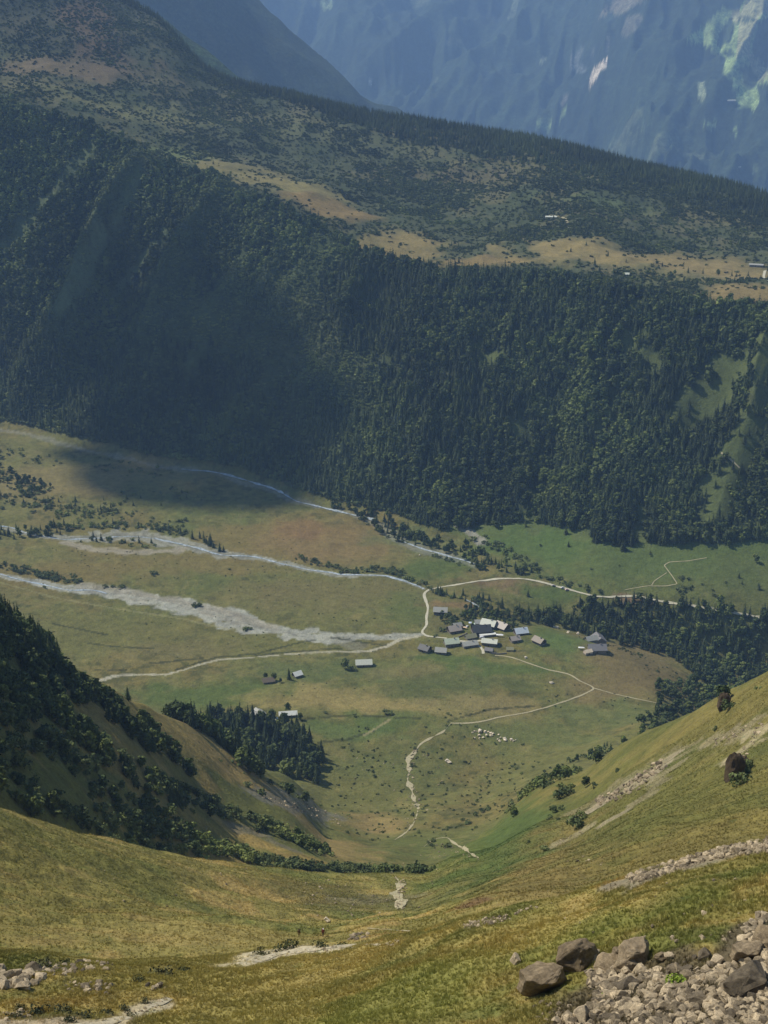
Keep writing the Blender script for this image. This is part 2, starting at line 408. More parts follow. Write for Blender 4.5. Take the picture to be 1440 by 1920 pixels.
for i, (px, py, rx, ry, c, s) in enumerate([
    (120, 900, 170, 30, C(130, 116, 70), .7), (500, 1010, 170, 28, FBROWN, .8), (250, 1060, 260, 26, FBROWN, .75), (640, 1010, 120, 30, C(130, 108, 66), .7),
    (600, 1110, 180, 26, C(112, 104, 60), .7), (820, 1060, 60, 22, FGREEN, .8), (770, 1020, 60, 18, C(86, 104, 56), .6), (760, 1135, 40, 30, FGREEN, .5), (560, 990, 60, 14, C(128, 98, 62), .6),
    (300, 1190, 260, 30, FLOOR, .6), (340, 1220, 90, 20, C(116, 108, 66), .5), (400, 1300, 160, 25, FGREEN, .8), (600, 1260, 120, 20, C(88, 100, 52), .7),
    (620, 1310, 130, 22, FSTRAW, .8), (740, 1330, 110, 14, FSTRAW, .8), (900, 1320, 120, 18, C(130, 118, 72), .8), (860, 1280, 130, 14, C(84, 92, 48), .8), (930, 1255, 90, 14, FGREEN, .8),
    (760, 1295, 70, 10, C(78, 88, 44), .7), (760, 1260, 90, 12, C(118, 110, 66), .6), (720, 1350, 90, 16, FGREEN, .7), (660, 1370, 80, 16, C(86, 104, 50), .7), (840, 1235, 60, 8, FGREEN, .8), (1030, 1190, 60, 16, FGREEN, .7), (1070, 1200, 40, 14, C(86, 106, 50), .8),
    (1190, 1240, 110, 30, C(120, 104, 66), .8), (1240, 1280, 60, 20, C(112, 98, 60), .6), (1140, 1340, 120, 24, C(92, 102, 54), .7), (980, 1380, 160, 20, C(90, 100, 52), .6), (760, 1430, 120, 40, C(88, 98, 50), .5), (700, 1550, 60, 20, C(150, 126, 76), .6),
    (960, 1095, 70, 10, C(122, 100, 70), .8), (860, 1135, 60, 8, C(124, 102, 66), .8), (820, 1170, 24, 14, C(100, 96, 54), .8), (1030, 1110, 50, 14, FGREEN, .8), (1180, 1125, 30, 8, C(140, 112, 88), .8),
    (1000, 1020, 90, 40, C(78, 102, 44), .7), (1200, 1060, 160, 30, C(84, 100, 48), .7), (1390, 1090, 80, 40, C(84, 94, 48), .6),
    # slopes nearer
    (1010, 1620, 120, 26, C(136, 116, 64), .6), (860, 1670, 60, 40, C(84, 92, 42), .6), (900, 1580, 90, 30, C(80, 98, 42), .7), (960, 1545, 60, 30, C(80, 98, 46), .7),
    (880, 1695, 30, 10, C(110, 80, 56), .7), (700, 1700, 120, 20, C(104, 104, 58), .6), (620, 1680, 140, 20, C(116, 104, 54), .6), (640, 1590, 60, 14, C(150, 126, 74), .7),
    (470, 1790, 260, 26, C(164, 146, 76), .7), (340, 1740, 200, 20, C(150, 134, 72), .7), (100, 1560, 160, 40, C(118, 110, 46), .5), (1120, 1580, 60, 30, C(96, 98, 44), .5), (1350, 1490, 120, 60, C(104, 102, 44), .5),
    (1420, 1540, 60, 30, C(132, 118, 58), .6), (1250, 1600, 120, 20, C(122, 108, 54), .6), (1200, 1720, 220, 40, C(108, 112, 44), .7), (1000, 1740, 90, 30, C(156, 138, 68), .7), (820, 1800, 180, 30, C(160, 140, 72), .7),
    (760, 1880, 260, 40, C(122, 126, 52), .7), (620, 1830, 240, 26, C(166, 146, 78), .7), (200, 1870, 240, 22, C(156, 134, 68), .6), (420, 1850, 160, 26, C(146, 132, 64), .6),
    # left hill grass
    (430, 1440, 90, 24, C(158, 132, 72), .8), (300, 1340, 70, 14, C(132, 116, 60), .7), (360, 1520, 80, 16, C(150, 128, 66), .6), (480, 1580, 120, 12, C(160, 134, 70), .8), (240, 1500, 60, 20, C(112, 112, 50), .7), (500, 1480, 60, 18, C(140, 120, 66), .6),
    # plateau meadows
    (540, 350, 120, 16, C(140, 128, 74), .85), (430, 312, 100, 12, C(128, 118, 70), .8), (620, 390, 70, 18, C(140, 116, 66), .85), (340, 290, 70, 12, C(106, 116, 66), .8), (760, 460, 70, 22, C(144, 126, 74), .85), (900, 488, 90, 10, C(140, 118, 70), .8),
    (1110, 470, 160, 24, C(146, 128, 76), .9), (1330, 510, 140, 26, C(140, 122, 74), .9), (1400, 545, 90, 14, C(138, 118, 72), .8), (1250, 520, 80, 20, C(104, 104, 62), .6),
    (120, 130, 160, 20, C(128, 104, 78), .5), (500, 230, 160, 20, C(102, 104, 66), .5), (850, 250, 140, 16, C(116, 102, 74), .5), (850, 330, 120, 16, C(106, 96, 70), .6), (1130, 380, 80, 10, C(92, 106, 60), .6), (180, 40, 60, 40, C(110, 84, 66), .5),
    (250, 210, 180, 12, C(112, 112, 66), .6), (700, 270, 140, 20, C(92, 96, 62), .5)]):
    dab(px, py, rx, ry, c, s, seed=i)
# grassy strips in the forest and green ribs of the wall
GAPS = [([(1435, 625), (1400, 680), (1350, 735), (1290, 770)], 26), ([(1432, 740), (1400, 800), (1385, 850), (1350, 910), (1330, 950)], 23), ([(1150, 750), (1140, 790), (1130, 820)], 9), ([(970, 795), (975, 810)], 12),
        ([(1195, 565), (1180, 590)], 9), ([(1180, 640), (1230, 690)], 12), ([(900, 660), (930, 680)], 10), ([(1000, 990), (985, 960), (1008, 925)], 11), ([(1205, 1010), (1212, 980), (1200, 950)], 11), ([(1340, 1015), (1330, 975), (1345, 940)], 12), ([(1440, 1000), (1405, 985)], 12), ([(900, 990), (925, 970)], 8), ([(1100, 1010), (1090, 985)], 8)]
for g, hw in GAPS: stroke(g, hw, C(92, 102, 54), .75, nz=.9, nscale=22, dmin=1300)
RIBS = [([(175, 270), (110, 350), (55, 410), (10, 470)], 13), ([(190, 440), (150, 510), (110, 580)], 10), ([(300, 440), (250, 510), (215, 560)], 9), ([(260, 330), (215, 420)], 8)]
for g, hw in RIBS: stroke(g, hw, C(100, 112, 74), .6, nz=.9, nscale=25, dmin=1500)
# river gravel
RIV2 = [(-30, 1074), (0, 1079), (60, 1090), (130, 1104), (200, 1113), (270, 1123), (340, 1134), (400, 1150), (450, 1167), (500, 1180), (560, 1190), (620, 1196), (680, 1196), (740, 1194), (790, 1190)]
stroke(RIV2, [5, 6, 7, 9, 12, 13, 14, 16, 18, 16, 14, 15, 9, 6, 3], GRAVEL, .95, soft=.18, nz=.7, nscale=14, seed=1)
stroke([(150, 1098), (300, 1122), (420, 1150), (520, 1182)], 9, C(150, 144, 128), .8, nz=.8, nscale=20, seed=2)
stroke(RIV2, 3, C(96, 98, 88), .4, nz=1.0, nscale=10, seed=33)
stroke(RIV2[3:], 3, C(156, 155, 142), .55, nz=.8, nscale=8, seed=31)
stroke(RIV2[:7], 3, C(156, 155, 142), .55, nz=.8, nscale=8, seed=32)
stroke([(640, 1198), (665, 1212)], 10, C(120, 118, 104), .6, nz=.8, nscale=12, seed=2)
RIV1 = [(-20, 985), (60, 1004), (120, 1010), (200, 1004), (290, 1008), (350, 1024), (410, 1038), (470, 1043), (530, 1055), (600, 1072), (640, 1079), (720, 1079), (760, 1090), (795, 1104)]
stroke(RIV1, [3, 4, 9, 15, 16, 16, 11, 7, 5, 5, 4, 2, 2, 2], C(142, 141, 126), .95, soft=.18, nz=.75, nscale=12, seed=3)
stroke(RIV1[2:8], 3, C(96, 98, 88), .4, nz=1.0, nscale=9, seed=34)
stroke([(120, 1018), (190, 1032), (280, 1036), (340, 1030)], 8, C(150, 142, 122), .9, nz=.6, nscale=12, seed=4)
FOOT = [(-20, 800), (0, 806), (60, 815), (110, 830), (160, 845), (220, 855), (300, 876), (350, 880), (410, 888), (450, 905), (500, 915), (550, 938), (600, 952), (650, 962), (720, 988), (760, 1020), (800, 1032), (860, 1048), (890, 1060)]
stroke(FOOT, [2, 3, 4, 6, 3, 5, 4, 6, 5, 4, 6, 7, 3, 4, 6, 9, 9, 8, 4], C(140, 140, 134), .42, soft=.4, nz=1.1, nscale=22, seed=5)
stroke([(860, 985), (885, 1000), (905, 1018)], 5, C(150, 146, 136), .8, nz=.6, seed=6, dmin=1300)
CHAN = [(188, 1276), (215, 1267), (250, 1265), (310, 1265), (345, 1256), (375, 1246), (410, 1237), (480, 1232), (560, 1225), (640, 1222), (690, 1221), (722, 1213), (750, 1199), (785, 1193)]
stroke(CHAN, [2.6, 2.6, 2.2, 1.8, 1.6, 2, 1.6, 1.3, 1.2, 1.6, 1.8, 2.6, 2.4, 2], C(172, 166, 144), .95, soft=.3, nz=.3, nscale=6, seed=7)
for b in ([(330, 1256), (370, 1243), (405, 1233), (480, 1226), (560, 1205), (590, 1200)], [(480, 1229), (560, 1221), (640, 1216)], [(280, 1244), (320, 1240), (380, 1234)], [(160, 1205), (210, 1212), (290, 1216)], [(180, 1256), (235, 1256)],
          [(620, 1195), (700, 1207), (722, 1210)], [(100, 1170), (200, 1190)], [(840, 1352), (920, 1330), (1000, 1324)], [(560, 1350), (640, 1342), (720, 1344), (800, 1350)], [(600, 1392), (650, 1387), (700, 1370)]):
    stroke(b, 1.5, C(52, 56, 32), .8, nz=.5, nscale=5, seed=8)
stroke([(0, 1092), (100, 1120), (220, 1142), (330, 1158), (430, 1180)], 1.6, C(140, 136, 90), .6, nz=.5, nscale=6, seed=9)
stroke([(680, 1380), (705, 1366), (730, 1350)], 1.2, C(150, 140, 100), .8, nz=.4, seed=9)
# bare earth and rock on the right-hand slope, stony patches
for b, h, c in (([(1120, 1510), (1160, 1480), (1200, 1465), (1245, 1428)], 5, ROCK), ([(1205, 1500), (1250, 1450)], 3.0, C(140, 130, 96)), ([(1330, 1390), (1380, 1370), (1410, 1360)], 4, C(150, 138, 104)), ([(1370, 1420), (1400, 1400), (1420, 1370)], 3, C(170, 156, 120)),
                ([(1040, 1585), (1080, 1565), (1105, 1550)], 2.2, C(150, 138, 104)), ([(1140, 1540), (1175, 1520)], 1.6, C(150, 138, 110))):
    stroke(b, h*1.15, c*.95, .8, soft=.4, nz=1.25, nscale=5, seed=11)
stroke([(1115, 1505), (1160, 1478), (1205, 1455), (1250, 1425)], 7, C(150, 138, 104), .55, soft=.5, nz=1.4, nscale=7, seed=12)
stroke([(1182, 1652), (1240, 1636), (1300, 1615), (1370, 1595), (1445, 1588)], 1.9, C(142, 130, 108), .9, nz=.6, nscale=3, seed=13, dmax=130)
stroke([(480, 1490), (530, 1505), (580, 1515), (630, 1530)], 9, C(120, 116, 104), .7, nz=.9, nscale=6, seed=12)
stroke([(430, 1550), (500, 1570), (540, 1590)], 5, C(120, 112, 96), .6, nz=.9, nscale=6, seed=12)
stroke([(640, 1690), (700, 1690), (760, 1680)], 6, C(122, 116, 92), .4, nz=.9, nscale=4, seed=13)
# trodden, pale ground at the near trail
stroke([(470, 1806), (510, 1790), (560, 1782), (640, 1776)], 3.2, C(196, 182, 150), .95, nz=.5, nscale=3, seed=14)
stroke([(100, 1925), (200, 1918), (250, 1902), (290, 1882)], 1.3, C(186, 170, 136), .95, nz=.4, nscale=2, seed=15, dmax=130)
stroke([(-20, 1915), (60, 1925), (130, 1925)], 1.6, C(176, 158, 128), .9, nz=.5, nscale=2, seed=16, dmax=130)
stroke([(1150, 1850), (1240, 1845), (1330, 1850), (1440, 1810)], 3.4, C(96, 84, 66), .85, nz=.5, nscale=3, seed=17, dmax=130)
stroke([(1130, 1925), (1300, 1920), (1440, 1890)], 3.6, C(96, 84, 66), .9, nz=.4, nscale=3, seed=18, dmax=130)
stroke([(1390, 1790), (1440, 1740)], 2.0, C(100, 88, 70), .9, nz=.4, nscale=3, seed=18, dmax=130)
gy = (np.abs(col[:, 0]-col[:, 2]) < .10) & (col[:, 0] > .13) & (DG.ravel() > 1000) & (DG.ravel() < 2000)
col[gy] *= (1+.2*fbm(xf[gy], yf[gy], 6, 3, 401))[:, None]
col = np.clip(col, 0, .9)
ground = grid_mesh('ground', XG, YG, ZG, ground_mat(), col.reshape(XG.shape+(3,)), None)

# ------------------------------------------------------------------ far mountains
def far_mat(name, sc=.012):
    m, t, b = new_mat(name)
    a = nd(t, 'ShaderNodeAttribute', attribute_name='Col').outputs['Color']
    P = nd(t, 'ShaderNodeNewGeometry').outputs['Position']
    n1 = noise(t, sc, 7, .75, P); n2 = noise(t, sc*5, 6, .85, P)
    c = mixc(t, 1, a, ramp(t, n1, [(.3, .65), (.5, 1.0), (.7, 1.4)])); c = mixc(t, 1, c, ramp(t, n2, [(.34, .35), (.5, 1.0), (.66, 1.9)]))
    t.links.new(c, b.inputs['Base Color']); bump(t, b, n1, 22, .7, bump(t, b, n2, 6, .9))
    return m
def far_range(name, lines, D0, D1, k, mat, base, ribs, amp, label, patches=(), az0=-22, az1=22, na=420):
    az = np.linspace(R(az0), R(az1), na); d = [D0]
    while d[-1] < D1: d.append(d[-1]*(1+k))
    d = np.array(d)
    Z, DK = loft([feature(l) for l in lines], az, d)
    A, D = np.meshgrid(az, d); X, Y = D*np.sin(A), D*np.cos(A)
    uu = A*D1 + ribs*D + 120*fbm(X, Y, 900, 3, 61)
    rg = lambda s, sd: 1-np.abs(fbm(uu+Z*.3, D*.8+Z*.2, s, 2, sd))*1.6
    Z = Z + amp*(rg(1500, 62)-.5) + amp*.42*(rg(620, 63)-.5) + amp*.2*(rg(260, 66)-.5) + amp*.06*fbm(X, Y, 80, 3, 64)
    c = np.zeros(X.shape+(3,))+base
    n = fbm(X, Y, 700, 6, 65); n2 = fbm(X*.8, Y+Z, 160, 4, 67)
    c = c*(1+.30*n[..., None]+.25*np.clip(n2, -1, 1)[..., None])
    m_ = (smooth(n+n2*.6, .55, .8)*.7)[..., None]; c = c*(1-m_)+C(100, 108, 76)*m_
    return X, Y, Z, c, az, d, name, mat, label
fm = far_mat('far_forest')
m0 = far_range('mountain_spur', [[(p, q, 3300, -350.) for p, q in ((100, 0), (700, 0))], [(100, -120, 3950), (230, -40, 3950), (300, -5, 3900), (350, 34, 3850), (420, 90, 3800), (480, 132, 3780), (560, 176, 3750), (640, 215, 3700), (760, 270, 3600), (900, 330, 3500)],
                [(p, q, 4500, -400.) for p, q in ((100, 0), (700, 0))]], 3300, 4500, .008, fm, C(64, 84, 52), .6, 50, '', az0=-20, az1=3, na=420)
m1 = far_range('mountain_ridge', [[(p, q, 5000, -450.) for p, q in ((100, 0), (900, 0))], [(100, -420, 6800), (330, -150, 6700), (450, -8, 6600), (500, 40, 6550), (560, 84, 6500), (600, 114, 6450), (700, 180, 6350), (760, 214, 6300), (860, 262, 6200), (1000, 330, 6100)],
                [(p, q, 8000, -650.) for p, q in ((100, 0), (900, 0))]], 5000, 8000, .004, fm, C(52, 66, 44), .5, 110, '', az0=-21, az1=8, na=560)
Q = ((-300, 1.12), (300, 1.08), (720, 1.04), (1000, 1.0), (1130, .94), (1250, .86), (1440, .84), (1740, .84))
m2 = far_range('far_mountain', [[(p, 0, 8200*k, -700.) for p, k in Q], [(p, 310, 9700*k) for p, k in Q], [(p, 100, 11000*k) for p, k in Q], [(p, -100, 12500*k) for p, k in Q], [(p, -330, 14500*k) for p, k in Q], [(p, 0, 18000*k, 900.) for p, k in Q]],
                6800, 18000, .0035, far_mat('far_slope', .006), C(50, 64, 42), -.55, 240, '', az0=-21, az1=21, na=900)
def far_poly(P, poly, cc, s=.9, nz=10., seed=0):
    """poly in pixels of the photograph; its corners are carried to the slope and filled there"""
    X, Y, Z, c = P[:4]; qx, qy, f = project(X, Y, Z)
    ks = [np.unravel_index(np.argmin((qx-a)**2+(qy-b)**2), X.shape) for a, b in poly]
    V = [(P[4][k[1]], Z[k]) for k in ks]; A = np.broadcast_to(P[4][None, :], X.shape)
    w_ = fbm(X, Z, 160, 4, 80+seed)*nz; A2 = A+w_/11000.; Z2 = Z+fbm(X+500, Z, 160, 4, 90+seed)*nz
    ins = np.zeros(X.shape, bool)
    for (a0, z0), (a1, z1) in zip(V, V[1:]+V[:1]):
        with np.errstate(all='ignore'): t = ((z0 > Z2) != (z1 > Z2)) & (A2 < (a1-a0)*(Z2-z0)/(z1-z0+1e-9)+a0)
        ins ^= t
    m = (ins*s)[..., None]; P[3][:] = c*(1-m)+np.asarray(cc)*m
PG = C(140, 162, 96); PB = C(150, 142, 108); FOR = C(50, 64, 42)
def cr(*q): return [(720+a/2, b/2) for a, b in q]
for i, (q, cc, s, nz) in enumerate([
    (cr((1120, 140), (1180, 115), (1260, 95), (1330, 50), (1370, -10), (1450, -10), (1450, 100), (1400, 120), (1380, 170), (1385, 210), (1420, 250), (1450, 280), (1450, 310), (1400, 315), (1405, 380), (1390, 410), (1320, 395), (1310, 370), (1320, 340), (1290, 290), (1265, 255), (1280, 230), (1260, 200), (1240, 205), (1225, 185), (1150, 155)), PG, .9, 9),
    (cr((1270, 95), (1340, 50), (1380, -10), (1450, -10), (1450, 95), (1400, 110), (1375, 160), (1370, 200), (1450, 290), (1400, 300), (1360, 220), (1320, 215), (1330, 130)), PB, .7, 14),
    (cr((1250, 180), (1260, 130), (1300, 105), (1315, 120), (1300, 160)), FOR, .95, 8), (cr((1320, 120), (1375, 62), (1395, 80), (1350, 125)), FOR, .95, 8), (cr((1283, 195), (1310, 180), (1322, 210), (1300, 222)), FOR, .95, 6), (cr((1335, 260), (1360, 238), (1400, 285), (1400, 325), (1360, 332), (1340, 290)), FOR, .95, 8),
    (cr((1180, 315), (1200, 305), (1205, 340), (1215, 375), (1198, 388), (1180, 350)), C(150, 160, 116), .8, 5), (cr((560, 460), (590, 435), (620, 440), (635, 465), (615, 485), (580, 480)), PG, .85, 4), (cr((645, 442), (665, 420), (705, 400), (702, 410), (660, 447)), PG, .8, 3),
    (cr((765, 320), (775, 280), (800, 245), (835, 220), (830, 235), (800, 285), (775, 322)), C(226, 208, 184), .9, 3), (cr((700, 250), (710, 200), (750, 170), (755, 190), (730, 230), (770, 258), (765, 276), (720, 265)), C(140, 144, 140), .45, 14),
    (cr((800, 80), (840, 50), (860, -10), (1000, -10), (930, 30), (880, 62), (830, 82)), C(150, 138, 112), .55, 14), (cr((890, 140), (900, 110), (950, 50), (970, 60), (950, 110), (910, 142)), C(140, 132, 110), .45, 10), (cr((460, 70), (480, 30), (510, -10), (535, -10), (490, 62)), C(130, 142, 106), .6, 8),
    (cr((1200, 470), (1240, 458), (1245, 482), (1215, 492)), PG, .8, 3), (cr((1035, 50), (1060, 20), (1090, 8), (1070, 42)), C(140, 136, 108), .5, 6), (cr((1310, 480), (1325, 480), (1328, 515), (1316, 515)), PG, .7, 2), (cr((575, 225), (600, 210), (606, 222), (590, 236)), C(150, 162, 130), .7, 2),
    (cr((665, 380), (690, 355), (700, 380), (680, 400)), C(146, 136, 122), .5, 5), (cr((1330, 628), (1345, 628), (1345, 634), (1330, 634)), C(170, 170, 160), .8, 1), (cr((-250, -10), (-200, -10), (-190, 30), (-225, 30)), C(140, 160, 112), .6, 10), (cr((-80, 285), (-50, 300), (-20, 322), (-50, 315)), C(180, 184, 166), .7, 2),
    (cr((1380, 620), (1400, 615), (1405, 640), (1385, 645)), C(110, 126, 84), .5, 3), (cr((780, 180), (792, 172), (786, 215), (776, 210)), C(130, 130, 124), .4, 4), (cr((835, 140), (850, 134), (845, 190), (832, 180)), C(130, 128, 120), .4, 4)]):
    far_poly(m2, q, cc, s, nz, i)
for P in (m0, m1, m2):
    grid_mesh(P[6], P[0], P[1], P[2], P[7], np.clip(P[3], 0, .9))

# ------------------------------------------------------------------ mesh builder
class MB:
    def __init__(s): s.v = []; s.f = []; s.m = []
    def add(s, vs, fs, mi=0):
        o = len(s.v); s.v += [tuple(v) for v in vs]; s.f += [tuple(i+o for i in f) for f in fs]; s.m += [mi]*len(fs)
    def box(s, x0, x1, y0, y1, z0, z1, mi=0, M=None):
        vs = [(x, y, z) for z in (z0, z1) for x, y in ((x0, y0), (x1, y0), (x1, y1), (x0, y1))]
        if M is not None: vs = [M @ Vector(v) for v in vs]
        s.add(vs, [(0, 3, 2, 1), (4, 5, 6, 7), (0, 1, 5, 4), (1, 2, 6, 5), (2, 3, 7, 6), (3, 0, 4, 7)], mi)
    def tube(s, pts, rs, n=6, mi=0, cap=True):
        rings = []
        for k, (p, r) in enumerate(zip(pts, rs)):
            p = Vector(p); a = Vector(pts[min(k+1, len(pts)-1)])-Vector(pts[max(k-1, 0)]); a.normalize()
            q = a.to_track_quat('Z', 'Y')
            rings.append([p+q @ Vector((r*math.cos(6.2832*i/n), r*math.sin(6.2832*i/n), 0)) for i in range(n)])
        vs = [v for rg in rings for v in rg]
        fs = [(k*n+i, k*n+(i+1) % n, (k+1)*n+(i+1) % n, (k+1)*n+i) for k in range(len(pts)-1) for i in range(n)]
        if cap: fs += [tuple(range(n-1, -1, -1)), tuple((len(pts)-1)*n+i for i in range(n))]
        s.add(vs, fs, mi)
    def mesh(s, name, mats, smooth_=False):
        me = bpy.data.meshes.new(name); me.from_pydata(s.v, [], s.f)
        for m in mats: me.materials.append(m)
        if any(s.m): me.polygons.foreach_set('material_index', s.m)
        if smooth_: me.polygons.foreach_set('use_smooth', [True]*len(s.f))
        me.update(); return me
    def obj(s, name, mats, parent=None, smooth_=False, loc=None):
        o = bpy.data.objects.new(name, s.mesh(name, mats, smooth_)); COL.objects.link(o)
        if parent: o.parent = parent
        if loc is not None: o.location = loc
        return o
def empty(name, loc, label, cat, group=None, rz=0, sc=1):
    o = bpy.data.objects.new(name, None); COL.objects.link(o); o.location = loc; o.rotation_euler = (0, 0, rz); o.scale = (sc,)*3
    o['label'] = label; o['category'] = cat
    if group: o['group'] = group
    return o
def tag(o, label, cat, group=None):
    o['label'] = label; o['category'] = cat
    if group: o['group'] = group
    return o

# ------------------------------------------------------------------ plants
def leaf_mat(name, c0, c1, rough=.8):
    m, t, b = new_mat(name); b.inputs['Roughness'].default_value = rough
    oi = nd(t, 'ShaderNodeObjectInfo')
    r = ramp(t, oi.outputs['Random'], [(0, tuple(c0)), (.55, tuple((c0+c1)/2)), (1, tuple(c1))])
    P = nd(t, 'ShaderNodeNewGeometry').outputs['Position']; n = noise(t, 1.6, 3, .7, P)
    n2 = noise(t, .022, 3, .6, P); n3 = noise(t, .006, 2, .5, P)
    r = mixc(t, 1, r, ramp(t, n2, [(.34, (.62, .68, .75)), (.5, (1, 1, 1)), (.66, (1.4, 1.36, 1.05))])); r = mixc(t, 1, r, ramp(t, n3, [(.35, .75), (.65, 1.25)]))
    t.links.new(mixc(t, 1, r, ramp(t, n, [(.3, .6), (.5, 1.0), (.7, 1.45)])), b.inputs['Base Color'])
    return m
VK = 1.0
def VC(r, g, b): return srgb(r, g, b, VK)
M_SPR = leaf_mat('spruce_needles', VC(46, 58, 36), VC(74, 84, 50))
M_LEAF = leaf_mat('broad_leaves', VC(66, 80, 42), VC(100, 109, 60))
M_ALD = leaf_mat('shrub_leaves', VC(74, 86, 50), VC(110, 118, 70))
M_JUN = leaf_mat('juniper_leaves', VC(54, 66, 40), VC(82, 92, 54))
M_BARK, t_, b_ = new_mat('bark'); b_.inputs['Base Color'].default_value = (.10, .075, .055, 1)
t_.links.new(ramp(t_, noise(t_, 9, 3, .6, coords(t_)), [(.3, (.05, .04, .03)), (.7, (.16, .12, .09))]), b_.inputs['Base Color'])
M_BIRCH, t_, b_ = new_mat('pale_bark'); t_.links.new(ramp(t_, noise(t_, 7, 3, .6, coords(t_)), [(.4, (.12, .11, .10)), (.6, (.34, .32, .29))]), b_.inputs['Base Color'])

def spruce_crown(rng, layers, pts):
    """unit height spruce crown: drooping ragged whorls of boughs"""
    mb = MB(); wd = rng.uniform(.19, .25)
    for k in range(layers):
        t = k/(layers-1); z = .07+.86*t
        r = wd*(1-t)**.85*rng.uniform(.86, 1.14)+.012; dz = (.13*(1-t)+.045)
        n = max(5, int(pts*(1-.45*t))); ph = rng.uniform(0, 6.28); cx, cy = rng.gauss(0, .006), rng.gauss(0, .006)
        vs = [(cx, cy, z+dz*.9)]
        for i in range(n):
            a = ph+6.2832*i/n; rr = r*rng.uniform(.72, 1.2)
            vs.append((cx+rr*math.cos(a), cy+rr*math.sin(a), z-dz*rng.uniform(.15, .6)))
            a2 = a+3.1416/n; r2 = r*rng.uniform(.3, .55)
            vs.append((cx+r2*math.cos(a2), cy+r2*math.sin(a2), z+dz*rng.uniform(.1, .3)))
        fs = [(0, 1+i, 1+(i+1) % (2*n)) for i in range(2*n)]
        mb.add(vs, fs)
    mb.add([(0.012, 0, .93), (-.006, .01, .93), (-.006, -.01, .93), (0, 0, 1.0)], [(0, 1, 3), (1, 2, 3), (2, 0, 3)])
    return mb
def leafy(rng, clumps, quads, size, shape, trunk_to=0):
    """crown of leaf sprays gathered in clumps, unit height"""
    mb = MB()
    for (cx, cy, cz, cr) in clumps:
        for _ in range(quads):
            u_, v_ = rng.uniform(-1, 1), rng.uniform(0, 6.2832); s_ = math.sqrt(1-u_*u_)
            n = Vector((s_*math.cos(v_), s_*math.sin(v_), u_))
            if n.z < -.3 and rng.random() < .6: n.z = -n.z
            p = Vector((cx, cy, cz))+Vector((n.x*cr, n.y*cr, n.z*cr*shape))*rng.uniform(.7, 1.06)
            nn = (n+Vector((rng.gauss(0, .45), rng.gauss(0, .45), rng.gauss(0, .45)))).normalized()
            q = nn.to_track_quat('Z', 'Y') @ Matrix.Rotation(rng.uniform(0, 6.28), 3, 'Z').to_quaternion()
            s = size*rng.uniform(.6, 1.3)
            vs = [p+q @ Vector(c)*s for c in ((-.5, -.35, 0), (.1, -.55, .08), (.6, .05, 0), (.05, .5, .1), (-.45, .3, -.05))]
            mb.add(vs, [(0, 1, 2, 3, 4)])
    return mb
def tree_clumps(rng, n, w, z0=.3):
    out = []
    for i in range(n):
        t = (i+.5)/n; z = z0+(.92-z0)*t; rad = w*math.sin(math.pi*min(1, (t*.85+.12)))**.7
        a = i*2.4+rng.uniform(-.5, .5); d = rad*rng.uniform(.35, .8)
        out.append((d*math.cos(a), d*math.sin(a), z, w*rng.uniform(.42, .62)*(1-.3*t)))
    out.append((0, 0, .86, w*.45)); out.append((0, 0, .6, w*.6))
    return out
def shrub_clumps(rng, n):
    return [(rng.uniform(-.55, .55), rng.uniform(-.55, .55), rng.uniform(.25, .62), rng.uniform(.3, .46)) for _ in range(n)]
RNG = random.Random(7)
SPR_HI = [spruce_crown(RNG, 15, 10).mesh('spruce_crown', [M_SPR]) for _ in range(6)]
TR_HI = [leafy(RNG, tree_clumps(RNG, 13, RNG.uniform(.3, .38)), 26, .11, .9).mesh('broadleaf_crown', [M_LEAF]) for _ in range(6)]
SH_HI = [leafy(RNG, shrub_clumps(RNG, 7), 22, .2, .85).mesh('shrub_foliage', [M_ALD]) for _ in range(5)]
JN_HI = [leafy(RNG, [(c[0]*1.3, c[1]*1.3, c[2]*.6, c[3]) for c in shrub_clumps(RNG, 6)], 16, .22, .6).mesh('juniper_foliage', [M_JUN]) for _ in range(4)]
def trunk_mb(rng, h, r):
    mb = MB(); mb.tube([(0, 0, -.06), (rng.gauss(0, .004), rng.gauss(0, .004), h*.5), (0, 0, h)], [r, r*.75, r*.3], 6); return mb
def limbs_mb(rng, h, r):
    mb = trunk_mb(rng, h, r)
    for i in range(4):
        a = i*1.7+rng.random(); z = h*rng.uniform(.4, .75)
        mb.tube([(0, 0, z), (.08*math.cos(a), .08*math.sin(a), z+.09), (.15*math.cos(a), .15*math.sin(a), z+.2)], [r*.5, r*.3, r*.12], 4)
    return mb
SPR_TR = trunk_mb(RNG, .8, .014).mesh('spruce_trunk', [M_BARK]); TR_TR = [limbs_mb(RNG, .62, .018).mesh('broadleaf_trunk', [M_BIRCH]) for _ in range(2)]
def stems_mb(rng):
    mb = MB()
    for i in range(5):
        a = i*1.25+rng.random()*.5; mb.tube([(0, 0, -.08), (.14*math.cos(a), .14*math.sin(a), .25), (.3*math.cos(a), .3*math.sin(a), .5)], [.03, .022, .01], 4)
    return mb
SH_TR = stems_mb(RNG).mesh('shrub_stems', [M_BARK])
